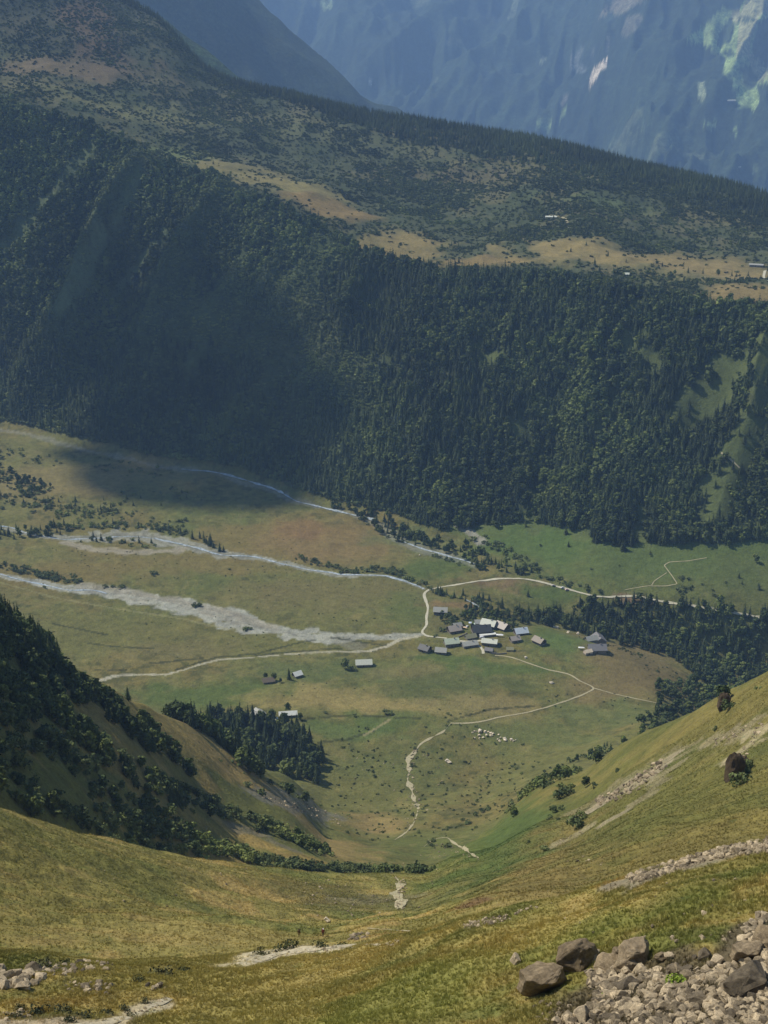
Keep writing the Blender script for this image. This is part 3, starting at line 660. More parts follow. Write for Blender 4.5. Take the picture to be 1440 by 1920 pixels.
# the same plants, lighter, for the masses
def merge(name, parts):
    """parts: (MB, material)"""
    mb = MB()
    for k, (p, m) in enumerate(parts): mb.add(p.v, p.f, k)
    me = mb.mesh(name, [m for p, m in parts]); return me
SPR_LO = [merge('spruce_crown', [(spruce_crown(RNG, 9, 7), M_SPR), (trunk_mb(RNG, .4, .016), M_BARK)]) for _ in range(5)]
TR_LO = [merge('broadleaf_crown', [(leafy(RNG, tree_clumps(RNG, 8, RNG.uniform(.32, .42)), 15, .17, .9), M_LEAF), (trunk_mb(RNG, .5, .02), M_BIRCH)]) for _ in range(5)]
SH_LO = [merge('shrub_foliage', [(leafy(RNG, shrub_clumps(RNG, 5), 13, .3, .85), M_ALD)]) for _ in range(4)]
JN_LO = [merge('juniper_foliage', [(leafy(RNG, [(c[0]*1.3, c[1]*1.3, c[2]*.6, c[3]) for c in shrub_clumps(RNG, 4)], 9, .34, .6), M_JUN)]) for _ in range(3)]

# ------------------------------------------------------------------ where plants grow
PL = {'spruce': [], 'tree': [], 'shrub': [], 'juniper': []}     # (x, y, height, place index)
PLACES = []
nr = np.random.default_rng(11)
def add_pl(kind, x, y, h, place):
    if place not in PLACES: PLACES.append(place)
    k = PLACES.index(place)
    x = np.atleast_1d(x); y = np.atleast_1d(y); h = np.broadcast_to(h, x.shape)
    PL[kind].append(np.stack([x, y, h, np.full(x.shape, float(k))], 1))
def grow(pts, hw, dens, mix, place, hs=None, dmin=0, dmax=6000, nz=.5, step=14, off=0):
    """plants in a band of half width hw (m) along a pixel polyline; dens plants per 100 m2; mix {kind: share}"""
    W = px_line(pts, step, dmin, dmax) if len(pts) > 1 else [hit(pts[0][0], pts[0][1], dmin, dmax)]*2
    if off: W = [Vector((w_.x*(1+off/w_.xy.length), w_.y*(1+off/w_.xy.length), 0)) for w_ in W]
    hm = max(hw) if hasattr(hw, '__len__') else hw
    xs = [p[0] for p in W]; ys = [p[1] for p in W]
    x0, x1, y0, y1 = min(xs)-hm*1.4, max(xs)+hm*1.4, min(ys)-hm*1.4, max(ys)+hm*1.4
    n = int((x1-x0)*(y1-y0)*dens/100); x = nr.uniform(x0, x1, n); y = nr.uniform(y0, y1, n)
    d, par = seg_dist(x, y, W)
    if hasattr(hw, '__len__'):
        segs = [max(1, int(math.hypot(b[0]-a[0], b[1]-a[1])/step)) for a, b in zip(pts[:-1], pts[1:])]
        h = np.interp(par, np.concatenate([[0], np.cumsum(segs)]), hw)
    else: h = hw
    k = (d/h+nz*fbm(x, y, max(hm*.8, 6), 3, 201) < .95)
    x, y = x[k], y[k]
    r = nr.uniform(0, 1, len(x)); c = 0
    for kind, sh in mix.items():
        m = (r >= c) & (r < c+sh); c += sh
        lo, hi = (hs or {}).get(kind, {'spruce': (9, 17), 'tree': (7, 12), 'shrub': (2, 4.5), 'juniper': (.7, 1.5)}[kind])
        add_pl(kind, x[m], y[m], nr.uniform(lo, hi, int(m.sum())), place)

# the great wooded wall
n = 200000
GW = np.sqrt(1+(np.gradient(ZG, axis=0)/np.gradient(DD)[:, None])**2+(np.gradient(ZG, axis=1)/(np.gradient(AZ)[None, :]*DG))**2)
az = nr.uniform(R(-27), R(25), n)
Df, Dr = np.interp(az, AZ, DKL[K_FOR]), np.interp(az, AZ, DKL[K_RIM])
tt = nr.uniform(-.015, 1.02, n); D = Df+(Dr-Df)*tt
x, y = D*np.sin(az), D*np.cos(az)
a01 = np.degrees(az)/17; lft = smooth(-a01+.25*fbm(x, y, 300, 3, 301), -.18, .12)
u_ = a01*900 - tt*(380*smooth(-a01, -.35, .45)+150*(1-smooth(-a01, -.35, .45)))
ribv = np.interp(az, AZ, np.arange(len(AZ))).astype(int)
jj = np.clip(np.searchsorted(DD, D), 0, len(DD)-1); rv = rib[jj, ribv]*smooth(-a01, -.35, .45)
keep = np.ones(n, bool)
for g, hw in GAPS+RIBS:
    d, _ = seg_dist(x, y, px_line(g, 14, 1300)); keep &= ((d/hw+.6*fbm(x, y, 18, 3, 302)) > 1) | (nr.uniform(0, 1, n) < .10)
lft = np.clip(lft+nr.uniform(-.42, .42, n), 0, 1)
dens = np.where(lft > .5, .9, .30)*np.where((rv > 10) & (tt > .22), .8, 1.0)
dens *= 1-.5*smooth(fbm(x, y, 70, 3, 303), .35, .6)
dens *= 1-.55*smooth(tt, .96, 1.02)
dens *= .5*np.clip(GW[jj, ribv]/1.22, .8, 2.6)
keep &= nr.uniform(0, 1, n) < dens
x, y, tt, lft, a01 = x[keep], y[keep], tt[keep], lft[keep], a01[keep]
r = nr.uniform(0, 1, len(x)); clu = fbm(x, y, 90, 3, 304)
spr = (r < np.where(lft > .5, .16*(tt < .3)+.02, (.52+.4*clu))); tre = ~spr & (r < np.where(lft > .5, .18, .97)); shr = ~spr & ~tre
add_pl('spruce', x[spr], y[spr], nr.uniform(10, 24, spr.sum()), 'wall'); tre2 = tre & ~((lft > .5) & (rv[keep] > 10) & (tt > .22)); add_pl('tree', x[tre2], y[tre2], nr.uniform(7, 16, tre2.sum()), 'wall'); rvk = rv[keep]; onrib = (rvk > 10) & (tt > .22) & (lft > .5)
shr_ = shr & ~onrib; add_pl('shrub', x[shr_], y[shr_], nr.uniform(2.4, 5.5, shr_.sum()), 'wall'); shr_ = (shr | tre) & onrib; add_pl('shrub', x[shr_], y[shr_], nr.uniform(1.8, 4.4, shr_.sum()), 'wall')
# plateau above it
n = 150000
az = nr.uniform(R(-26), R(25), n); D1, D2 = np.interp(az, AZ, DKL[K_RIM]), np.interp(az, AZ, DKL[K_RIDGE])
tt = nr.uniform(0, 1.06, n)**.8; D = D1+(D2-D1)*tt; x, y = D*np.sin(az), D*np.cos(az); a01 = np.degrees(az)/17
px, py, _ = project(x, y, height(x, y))
cl = fbm(x, y, 110, 4, 311); cl2 = fbm(x, y, 35, 3, 312)
# open meadow of the rim: taken from the colour of the ground there
ci = np.interp(az, AZ, np.arange(len(AZ))).astype(int); cj = np.clip(np.searchsorted(DD, D), 0, len(DD)-1)
gc = col.reshape(XG.shape+(3,))[cj, ci]; mead = smooth(gc[:, 0]-gc[:, 1], .000, .03)*(tt < .45)
right = smooth(a01, -.75, .1)
pj = .26+1.0*smooth(cl+cl2*.8, -.25, .25)+.9*smooth(-a01, .5, .75)*smooth(tt, .35, .6)*np.where(tt < .6, right, .6); pj *= 1-.93*mead
ps = .015+.06*smooth(tt, .3, .9)*right+.34*smooth(cl2+cl*.5, .25, .6)*right; ps *= 1-.9*mead
ps = np.where((tt > .80-.12*a01) & (a01 > -.45), .6+.4*smooth(tt, .80, .88)-.35*smooth(cl2, .3, .6), ps)*np.where(a01 < -.62, .12, 1)
ps = np.where((tt > .9) & (a01 < -.3), .35, ps)
r = nr.uniform(0, 1, n); spr = r < ps*.42; jun = (~spr) & (r < ps*.34+pj*.6)
add_pl('spruce', x[spr], y[spr], nr.uniform(6, 15, spr.sum())*np.where(tt[spr] > .75, 1.2, .8), 'plateau')
add_pl('juniper', x[jun], y[jun], nr.uniform(1.4, 4.2, jun.sum()), 'plateau'); k = jun & (nr.uniform(0, 1, n) < .3)
add_pl('shrub', x[k], y[k], nr.uniform(1.8, 3.6, k.sum()), 'plateau')

MIX, MS, MB_, SHR = {'spruce': .66, 'tree': .28, 'shrub': .06}, {'spruce': .8, 'shrub': .2}, {'tree': .55, 'shrub': .4, 'spruce': .05}, {'shrub': .8, 'juniper': .2}
# ravine and village woods
P = 'in the wooded ravine behind the hamlet'
grow([(1010, 1158), (1060, 1165), (1100, 1172), (1180, 1190), (1250, 1205), (1320, 1225), (1400, 1240), (1470, 1250)], [18, 22, 26, 32, 40, 48, 58, 66], 2.9, MIX, P, {'spruce': (10, 18), 'tree': (8, 13)}, dmin=900)
grow([(900, 1150), (960, 1158), (1010, 1160)], 15, 3.0, {'spruce': .5, 'tree': .35, 'shrub': .15}, P, {'spruce': (8, 15), 'tree': (5, 9)})
grow([(1100, 1150), (1130, 1138)], 8, 1.6, MS, P); grow([(1195, 1150), (1215, 1140), (1250, 1150)], 9, 1.6, MS, P)
grow([(1320, 1180), (1380, 1185), (1440, 1175)], 14, 1.9, MIX, P, {'spruce': (8, 13), 'tree': (6, 10)}, dmin=900)
P = 'in the row of trees beside the gravel road'
grow([(825, 1115), (850, 1122), (900, 1125), (925, 1132)], 7, 3.2, {'spruce': .6, 'shrub': .4}, P, {'spruce': (6, 12), 'shrub': (2, 4)})
grow([(900, 1130), (920, 1150)], 6, 2, {'tree': .5, 'shrub': .5}, P, {'tree': (5, 8)})
P = 'along the stream behind the hamlet roofs'
grow([(832, 1160), (850, 1165), (880, 1163), (920, 1162), (955, 1168)], 9, 3.6, {'tree': .5, 'shrub': .5}, P, {'tree': (5, 9)})
grow([(808, 1196), (835, 1182), (850, 1172)], 3, 3, SHR, P)
P = 'beside the river at the foot of the wooded wall'
grow([(690, 965), (740, 1000), (790, 1015), (850, 1030)], [14, 18, 20, 16], 2.4, {'spruce': .3, 'tree': .45, 'shrub': .25}, P, {'spruce': (8, 14), 'tree': (6, 10)})
grow([(880, 1040), (920, 1060), (960, 1070), (990, 1075)], [14, 16, 12, 5], 2.4, MIX, P, {'spruce': (8, 13), 'tree': (6, 10)})
grow([(900, 1010), (940, 1030), (980, 1052), (1010, 1075), (1060, 1095), (1120, 1108)], [10, 9, 8, 6, 5, 4], 3.4, SHR, P)
grow([(820, 1045), (870, 1060)], 4, 3, SHR, P)
grow([(620, 950), (700, 962)], 8, 1.6, MB_, P, {'tree': (5, 9)})
P = 'along the narrow stream on the valley floor'
grow([(645, 1076), (700, 1068), (740, 1072), (770, 1085), (795, 1098)], [5, 8, 8, 8, 7], 4.2, SHR, P, {'shrub': (2.5, 5)})
grow([(560, 1048), (600, 1058), (640, 1066)], 7, 4.4, SHR, P, {'shrub': (2.4, 4.2)}); grow([(800, 1103), (820, 1108)], 3, 3, SHR, P)
P = 'among the pale gravel of the upper river'
grow([(-10, 1000), (50, 1000), (110, 992)], 15, 2.6, {'spruce': .4, 'tree': .3, 'shrub': .3}, P, {'spruce': (8, 14), 'tree': (5, 9)})
grow([(110, 985), (160, 988), (220, 985), (290, 990), (340, 1000)], 10, 2.8, {'spruce': .14, 'shrub': .86}, P, {'spruce': (6, 11), 'shrub': (2, 4.5)})
grow([(150, 1012), (200, 1012), (290, 1026)], 9, 1.6, {'spruce': .45, 'shrub': .55}, P, {'spruce': (7, 13)})
grow([(368, 1010), (384, 1012), (400, 1030), (412, 1034)], 5, 2.8, MS, P, {'spruce': (9, 15)})
P = 'on the heath at the foot of the wall'
grow([(-10, 890), (30, 905), (60, 915)], 26, 2.2, {'tree': .35, 'shrub': .65}, P, {'tree': (5, 9)})
grow([(0, 940), (60, 945), (120, 950), (190, 960)], 26, 1.4, {'spruce': .12, 'shrub': .88}, P, {'spruce': (6, 11)})
grow([(120, 965), (250, 965), (330, 985)], 16, 1.0, SHR, P); grow([(240, 930), (330, 925)], 34, .3, {'spruce': .3, 'shrub': .7}, P, {'spruce': (5, 8)})
grow([(0, 850), (150, 870), (300, 890)], 22, .6, SHR, P)
P = 'on the bank of the lower gravel river'
grow([(10, 1062), (40, 1070), (90, 1080), (140, 1090)], 9, 4.4, {'shrub': .95, 'spruce': .05}, P, {'spruce': (5, 8), 'shrub': (2.5, 5)}); grow([(190, 1100), (240, 1104)], 4, 2, SHR, P)
for q in ((285, 1077), (70, 1100), (455, 1180), (360, 1137)): grow([q, (q[0]+12, q[1]+2)], 3, 4, {'shrub': 1}, P)
P = 'on the open valley floor'
grow([(200, 1050), (350, 1065), (500, 1080)], 44, .4, {'juniper': 1}, P); grow([(420, 1000), (520, 1010)], 34, .4, {'juniper': 1}, P)
grow([(600, 1150), (680, 1160)], 12, .6, {'juniper': 1}, P); grow([(20, 1130), (200, 1170), (450, 1230), (700, 1240)], 60, .12, {'juniper': 1}, P, {'juniper': (.6, 1.3)}); grow([(600, 1290), (900, 1310)], 34, .22, {'juniper': 1}, P, {'juniper': (.5, 1.2)}); grow([(480, 1110), (760, 1120)], 40, .2, {'juniper': 1}, P, {'juniper': (.6, 1.3)}); grow([(100, 1030), (260, 1045)], 16, .3, {'juniper': 1}, P)
P = 'on the bright green meadow below the wall'
grow([(1150, 1000), (1160, 1015), (1170, 1030)], [20, 16, 8], 1.6, MS, P, {'spruce': (9, 15)}); grow([(930, 985), (950, 985)], 8, 1.6, MB_, P)
grow([(1270, 985), (1330, 1000), (1360, 1010)], 16, 1.4, MIX, P); grow([(1060, 985), (1090, 1000), (1120, 1010)], 10, .5, MS, P)
grow([(1000, 1005), (1120, 1060), (1250, 1070), (1440, 1080)], 40, .05, {'shrub': .6, 'juniper': .4}, P)
grow([(1290, 1105), (1330, 1115)], 12, 1.1, SHR, P); grow([(1380, 1080), (1440, 1100)], 16, .2, {'spruce': .4, 'shrub': .6}, P, {'spruce': (5, 9)}); grow([(1240, 1085), (1300, 1085)], 10, .4, SHR, P)
grow([(960, 975), (1060, 985), (1180, 1005), (1300, 1015), (1440, 1010)], 12, .35, {'spruce': .5, 'tree': .3, 'shrub': .2}, P, {'spruce': (7, 13), 'tree': (5, 8)})
P = 'on the stony heath right of the hamlet'
grow([(1150, 1215), (1230, 1260), (1300, 1290)], 38, 1.1, {'juniper': .8, 'shrub': .2}, P, {'juniper': (.8, 2.0), 'shrub': (1.2, 2.6)}); grow([(1060, 1290), (1200, 1340)], 34, .4, {'juniper': 1}, P)
grow([(1250, 1190), (1290, 1240), (1330, 1270)], 14, .5, {'spruce': .2, 'shrub': .8}, P, {'spruce': (5, 8), 'shrub': (1.5, 3)})
P = 'on the grassy valley head below the pass'
grow([(700, 1400), (680, 1480), (700, 1560)], 34, .8, {'juniper': .85, 'shrub': .15}, P, {'juniper': (.8, 2.0), 'shrub': (1, 2.2)}); grow([(860, 1420), (900, 1480), (880, 1540)], 50, .8, {'juniper': .85, 'shrub': .15}, P, {'juniper': (.8, 2.0), 'shrub': (1, 2.2)})
grow([(850, 1550), (960, 1500), (1010, 1480)], 10, .4, SHR, P); grow([(830, 1590), (790, 1575)], 4, 2, SHR, P)
grow([(720, 1336), (800, 1345), (1060, 1310)], 5, .4, SHR, P, {'shrub': (1, 2.2)})
# behind the right-hand spur
P = 'behind the grassy spur on the right'
grow([(1215, 1378), (1250, 1350), (1300, 1315), (1345, 1290), (1390, 1265), (1440, 1238), (1480, 1215)], [10, 22, 28, 30, 30, 30, 30], 1.9, {'tree': .7, 'shrub': .3}, P, {'tree': (6, 10)}, dmin=800)
grow([(1080, 1428), (1110, 1418), (1150, 1400)], 9, 1.9, {'tree': .4, 'spruce': .3, 'shrub': .3}, P, {'tree': (5, 9), 'spruce': (6, 9)}, dmin=700)
P = 'on the grass of the right-hand slope'
grow([(1000, 1560), (1080, 1500), (1160, 1440)], 14, .25, SHR, P, {'shrub': (.8, 2), 'juniper': (.6, 1.4)}); grow([(1250, 1380), (1400, 1320)], 12, .3, SHR, P, {'shrub': (.8, 1.8), 'juniper': (.6, 1.2)})
P = 'at the foot of the right-hand slope'
grow([(1000, 1475), (1035, 1468), (1060, 1450)], 9, 2, {'tree': .3, 'shrub': .7}, P, {'tree': (4, 7)}); grow([(1045, 1495), (1060, 1480)], 4, 2.5, SHR, P); grow([(1070, 1550), (1100, 1535)], 4, 3.5, {'shrub': 1}, P)
# the left hill
P = 'in the dense wood on the left-hand hill'
grow([(-20, 1215), (40, 1230), (100, 1262), (160, 1305), (230, 1350), (300, 1395), (335, 1425)], [30, 27, 22, 18, 14, 11, 7], 4.6, {'tree': .72, 'shrub': .2, 'spruce': .08}, P, {'tree': (6, 10), 'spruce': (8, 13)})
grow([(-20, 1185), (30, 1195), (75, 1210)], 10, 4.5, {'spruce': .7, 'tree': .3}, P, {'spruce': (11, 17)})
grow([(-20, 1300), (60, 1330), (130, 1375), (210, 1425)], [17, 14, 10, 6], 4.2, {'tree': .8, 'shrub': .2}, P, {'tree': (6, 9)})
grow([(-20, 1460), (40, 1480), (90, 1510)], [17, 12, 6], 4.8, {'tree': .7, 'shrub': .3}, P, {'tree': (5, 8)})
grow([(-20, 1400), (60, 1410), (150, 1425)], 7, 3.6, {'shrub': .8, 'tree': .2}, P, {'tree': (4, 6)})
P = 'in the alder scrub above the near grass edge'
grow([(110, 1530), (220, 1555), (330, 1580), (430, 1600), (520, 1620), (620, 1632), (720, 1636), (800, 1632)], [5, 7, 7.5, 7, 6, 5, 4.5, 4], 9.0, SHR, P, {'shrub': (2.0, 4.4)}, dmin=380)
grow([(170, 1490), (240, 1520), (300, 1545), (380, 1575)], 7, 5, {'shrub': .75, 'tree': .25}, P, {'tree': (4, 6)})
grow([(340, 1500), (400, 1515), (460, 1535), (520, 1560), (590, 1590)], [6, 7, 8, 12, 9], 5.5, {'shrub': .8, 'tree': .2}, P, {'tree': (4, 6), 'shrub': (2.5, 4.5)})
grow([(250, 1470), (300, 1490), (340, 1505)], 7, 4.5, {'shrub': .5, 'tree': .3, 'spruce': .2}, P, {'spruce': (7, 11), 'tree': (4, 7)})
grow([(470, 1478), (490, 1490)], 3, 5, SHR, P); grow([(380, 1410), (430, 1430), (470, 1455)], 3, 2, SHR, P, {'shrub': (1, 2)}); grow([(150, 1400), (280, 1450), (330, 1480)], 6, 3.6, {'tree': .5, 'shrub': .5}, P, {'tree': (4, 6)})
P = 'in the spruce clump beside the stone chalets'
grow([(400, 1392), (440, 1405), (490, 1425), (540, 1450), (575, 1475)], [20, 26, 32, 32, 17], 3.1, {'spruce': .5, 'tree': .42, 'shrub': .08}, P, {'spruce': (15, 24), 'tree': (9, 15)}, dmin=0, off=24)
grow([(380, 1375), (420, 1385)], 11, 3.6, {'spruce': .5, 'tree': .5}, P, {'spruce': (8, 13), 'tree': (6, 9)}, off=26)
grow([(440, 1440), (500, 1470), (560, 1500)], 6, 3, {'shrub': .8, 'tree': .2}, P, off=12)
def lone(kind, px, py, h, place, dmin=0):
    p = hit(px, py, dmin); add_pl(kind, p.x, p.y, float(h), place)
LONE = [('spruce', 361, 1364, 20, 'at the upper left tip of the clump by the stone chalets'), ('spruce', 337, 1512, 15, 'standing alone in the alder scrub on the left hill'), ('spruce', 542, 1274, 13, 'beside the tiny hut west of the gravel channel'),
        ('spruce', 240, 1313, 9, 'just behind the grass crest of the left hill'), ('tree', 647, 1254, 11, 'left of the pale roofed chalet above the channel'), ('shrub', 660, 1256, 4.5, 'left of the pale roofed chalet above the channel'),
        ('tree', 513, 1276, 8, 'behind the brown hut on the meadow'), ('tree', 498, 1272, 6, 'behind the brown hut on the meadow'), ('tree', 526, 1280, 5, 'right of the brown hut on the meadow'), ('tree', 563, 1350, 7, 'right of the stone chalets on the meadow edge'),
        ('tree', 540, 1335, 9, 'behind the white roofed chalet by the clump'), ('shrub', 726, 1340, 5, 'on the grass boundary left of the cream boulders'), ('shrub', 666, 1343, 3, 'on the grass boundary in the meadow'),
        ('spruce', 845, 1160, 11, 'left of the hamlet by the wooden barn'), ('spruce', 962, 1178, 14, 'between the pink roofed house and the blue roofed chalet'), ('spruce', 990, 1118, 9, 'beside the road bend on the meadow'),
        ('spruce', 826, 1117, 13, 'at the left end of the row by the road'), ('spruce', 868, 1116, 10, 'in the middle of the row by the road'), ('spruce', 895, 1132, 13, 'in the row by the road'), ('spruce', 941, 1140, 15, 'tallest at the right end of the row by the road'),
        ('spruce', 1112, 1155, 15, 'just below the road in the ravine'), ('spruce', 1140, 1140, 12, 'just below the road in the ravine'), ('spruce', 1210, 1150, 14, 'below the road by the earth bank'), ('spruce', 1066, 1025, 8, 'alone on the bright green meadow'),
        ('spruce', 1183, 1025, 12, 'at the lower edge of the forest above the meadow'), ('tree', 1418, 1055, 9, 'alone on the right-hand pasture'), ('spruce', 1320, 1163, 8, 'right of the road above the ravine'),
        ('tree', 963, 1533, 5.5, 'alone on the right-hand slope'), ('shrub', 1045, 1522, 3.2, 'on the right-hand slope below the boulders'), ('tree', 1098, 1476, 5.2, 'in the middle of the right-hand slope'), ('shrub', 1086, 1550, 4.2, 'left of the pale rock outcrop'), ('shrub', 1021, 1596, 2.4, 'low on the right-hand slope'),
        ('tree', 1118, 1432, 7.5, 'near the crest of the right-hand slope'), ('juniper', 902, 1395, 2.0, 'just below the cream boulders'), ('juniper', 981, 1397, 2.2, 'right of the cream boulders'),
        ('spruce', 1140, 480, 9, 'on the golden plateau meadow'), ('spruce', 1242, 500, 8, 'on the golden plateau meadow'), ('spruce', 1290, 512, 10, 'on the golden plateau meadow'), ('spruce', 1306, 536, 11, 'on the golden plateau meadow'), ('tree', 1346, 518, 10, 'on the golden plateau meadow'),
        ('spruce', 1209, 505, 7, 'on the golden plateau meadow'), ('spruce', 1099, 460, 7, 'on the golden plateau meadow'), ('spruce', 1115, 498, 13, 'at the rim of the golden plateau meadow'), ('spruce', 1124, 510, 12, 'at the rim of the golden plateau meadow'), ('spruce', 854, 498, 9, 'at the rim of the golden plateau meadow'),
        ('tree', 1265, 515, 7, 'on the golden plateau meadow'), ('spruce', 1280, 566, 14, 'in the spruce row on the rim'), ('tree', 1355, 1318, 7, 'over the dark crag on the spur crest'), ('shrub', 1398, 1450, 3.6, 'beside the dark crag of the right slope'), ('shrub', 1386, 1470, 3.0, 'beside the dark crag of the right slope'), ('shrub', 1367, 1330, 3.4, 'below the dark crag on the spur crest')]
for k_, px_, py_, h_, pl_ in LONE: lone(k_, px_, py_, h_, pl_)
for i in range(22): lone('spruce', 1283+i*7+nr.uniform(-3, 3), 570+i*.4+nr.uniform(-3, 6), nr.uniform(9, 14), 'in the spruce row on the rim of the golden meadow')
for q in ((250, 940), (190, 955), (330, 990), (302, 940), (55, 925), (96, 945), (235, 1010), (1360, 1085), (880, 1062), (700, 1440), (610, 1330), (430, 1060)): lone('spruce' if q[1] < 1030 else 'shrub', q[0], q[1]+8, nr.uniform(6, 9) if q[1] < 1030 else 2.2, 'standing apart on the valley floor')
for k in PL: PL[k] = np.concatenate(PL[k])
print('plants', {k: len(v) for k, v in PL.items()})

# ------------------------------------------------------------------ individuals and masses
KIND = {'spruce': ('spruce_tree', 'spruce tree', 'crown', 'trunk', SPR_HI, [SPR_TR], SPR_LO, 'dark pointed spruces covering the slopes'),
        'tree': ('broadleaf_tree', 'broadleaf tree', 'crown', 'trunk', TR_HI, TR_TR, TR_LO, 'rounded green broadleaf trees covering the slopes'),
        'shrub': ('shrub', 'shrub', 'foliage', 'stems', SH_HI, [SH_TR], SH_LO, 'grey green alder scrub covering the slopes'),
        'juniper': ('juniper_bush', 'bush', 'foliage', 'stems', JN_HI, [SH_TR], JN_LO, 'low dark juniper mats scattered on the pastures')}
def short(s):
    w_ = s.split()
    while len(w_) > 16 and 'the' in w_[2:]: w_.pop(len(w_)-1-w_[::-1].index('the'))
    return ' '.join(w_[:16])
def gn_scatter(name, label, P, protos, kind='stuff'):
    """P: (x, y, z, scale, width factor, rotation) ; protos: meshes, picked at random"""
    me = bpy.data.meshes.new(name); me.vertices.add(len(P)); me.vertices.foreach_set('co', P[:, :3].astype(np.float32).ravel())
    for nm, ty, v in (('scl', 'FLOAT_VECTOR', np.stack([P[:, 3]*P[:, 4], P[:, 3]*P[:, 4], P[:, 3]], 1)), ('rot', 'FLOAT_VECTOR', np.stack([P[:, 6] if P.shape[1] > 6 else P[:, 5]*0, P[:, 5]*0, P[:, 5]], 1))):
        a = me.attributes.new(nm, ty, 'POINT'); a.data.foreach_set('vector', v.astype(np.float32).ravel())
    a = me.attributes.new('pick', 'INT', 'POINT'); a.data.foreach_set('value', nr.integers(0, len(protos), len(P)).astype(np.int32))
    o = bpy.data.objects.new(name, me); COL.objects.link(o); o['kind'] = kind; o['label'] = label
    for pm in protos:
        for m in pm.materials:
            if m.name not in me.materials: me.materials.append(m)
    g = bpy.data.node_groups.new(name, 'GeometryNodeTree')
    g.interface.new_socket('Geometry', in_out='INPUT', socket_type='NodeSocketGeometry'); g.interface.new_socket('Geometry', in_out='OUTPUT', socket_type='NodeSocketGeometry')
    N = g.nodes; Lk = g.links.new
    gi = N.new('NodeGroupInput'); go = N.new('NodeGroupOutput'); jn = N.new('GeometryNodeJoinGeometry')
    for pm in reversed(protos):
        po = bpy.data.objects.new(pm.name+'_source', pm); oi = N.new('GeometryNodeObjectInfo'); oi.inputs['Object'].default_value = po; oi.inputs['As Instance'].default_value = True
        Lk(oi.outputs['Geometry'], jn.inputs[0])
    ip = N.new('GeometryNodeInstanceOnPoints'); Lk(gi.outputs[0], ip.inputs['Points']); Lk(jn.outputs[0], ip.inputs['Instance']); ip.inputs['Pick Instance'].default_value = True
    for nm, ty, sk in (('pick', 'INT', 'Instance Index'), ('scl', 'FLOAT_VECTOR', 'Scale'), ('rot', 'FLOAT_VECTOR', 'Rotation')):
        na = N.new('GeometryNodeInputNamedAttribute'); na.data_type = ty; na.inputs['Name'].default_value = nm
        Lk([s for s in na.outputs if s.enabled and s.name == 'Attribute'][0], ip.inputs[sk])
    Lk(ip.outputs[0], go.inputs[0])
    md = o.modifiers.new('scatter', 'NODES'); md.node_group = g
    return o
SIZE = {'spruce': ((10, 'small'), (13.5, 'medium'), (99, 'tall')), 'tree': ((6, 'small'), (9, 'medium'), (99, 'tall')), 'shrub': ((2.2, 'low'), (3.6, 'bushy'), (99, 'big')), 'juniper': ((1.1, 'tiny'), (1.7, 'low'), (99, 'broad'))}
LOOK = {'spruce': 'dark spruce', 'tree': 'green broadleaf tree', 'shrub': 'grey green shrub', 'juniper': 'dark juniper bush'}
PLTXT = {'wall': 'in the forest on the great shaded wall', 'plateau': 'on the heath of the high plateau'}
NIND = {'spruce': 290, 'tree': 290, 'shrub': 290, 'juniper': 290}
for kind, (nm, cat, ca, cb, HI, TRK, LO, masslabel) in KIND.items():
    A = PL[kind]; x, y, h = A[:, 0], A[:, 1], A[:, 2]; z = height(x, y)-.02*h
    vis, px, py = visible(x, y, z+h*.6); dist = np.hypot(x, y)
    score = np.where(vis, h/dist, 0)
    special = np.array([PLACES[int(k)] in {l[4] for l in LONE} for k in A[:, 3]]) & vis
    score = np.where(special, score+10, score)
    top = np.argsort(-score)[:NIND[kind]]; top = top[score[top] > 0]
    where = {}
    for pl_ in set(A[top, 3]):
        s_ = top[A[top, 3] == pl_]; m_ = len(s_); nx_ = 1 if m_ < 3 else (3 if m_ < 14 else 5); ny_ = 1 if m_ < 10 else 3
        rx_ = np.argsort(np.argsort(px[s_]))*nx_//max(m_, 1); ry_ = np.argsort(np.argsort(py[s_]))*ny_//max(m_, 1)
        for q_, a_, b_ in zip(s_, rx_, ry_):
            h_ = {1: [''], 3: ['left', 'middle', 'right'], 5: ['far left', 'left', 'middle', 'right', 'far right']}[nx_][a_]; v_ = '' if ny_ == 1 else ['upper', 'centre', 'lower'][b_]
            where[q_] = ', '+' '.join(x for x in (h_, v_) if x) if (h_ or v_) else ''
    for n_, i in enumerate(top):
        pl = PLACES[int(A[i, 3])]; pl = PLTXT.get(pl, pl)
        sz = [s for lim, s in SIZE[kind] if h[i] <= lim][0]
        lab = f'{sz} {LOOK[kind]} {pl}{where[i]}'
        lab = short(lab)
        root = empty(nm, (x[i], y[i], z[i]), lab, cat, f'{cat.replace("bush", "bushe")}s {pl}', nr.uniform(0, 6.28), float(h[i]))
        wf = nr.uniform(.88, 1.18)
        for part, msh in ((ca, HI[n_ % len(HI)]), (cb, TRK[n_ % len(TRK)])):
            o = bpy.data.objects.new(part, msh); COL.objects.link(o); o.parent = root; o.scale = (wf, wf, 1) if part == ca else (1, 1, 1)
    rest = np.ones(len(x), bool); rest[top] = False
    rest &= (px > -560) & (px < 1900)
    k = np.nonzero(rest)[0]
    if len(k):
        P = np.stack([x[k], y[k], z[k], h[k], nr.uniform(.85, 1.25, len(k)), nr.uniform(0, 6.28, len(k))], 1)
        gn_scatter({'spruce': 'spruce_forest', 'tree': 'broadleaf_forest', 'shrub': 'alder_scrub', 'juniper': 'juniper_heath'}[kind], masslabel, P, LO)
    print(kind, len(top), len(k))

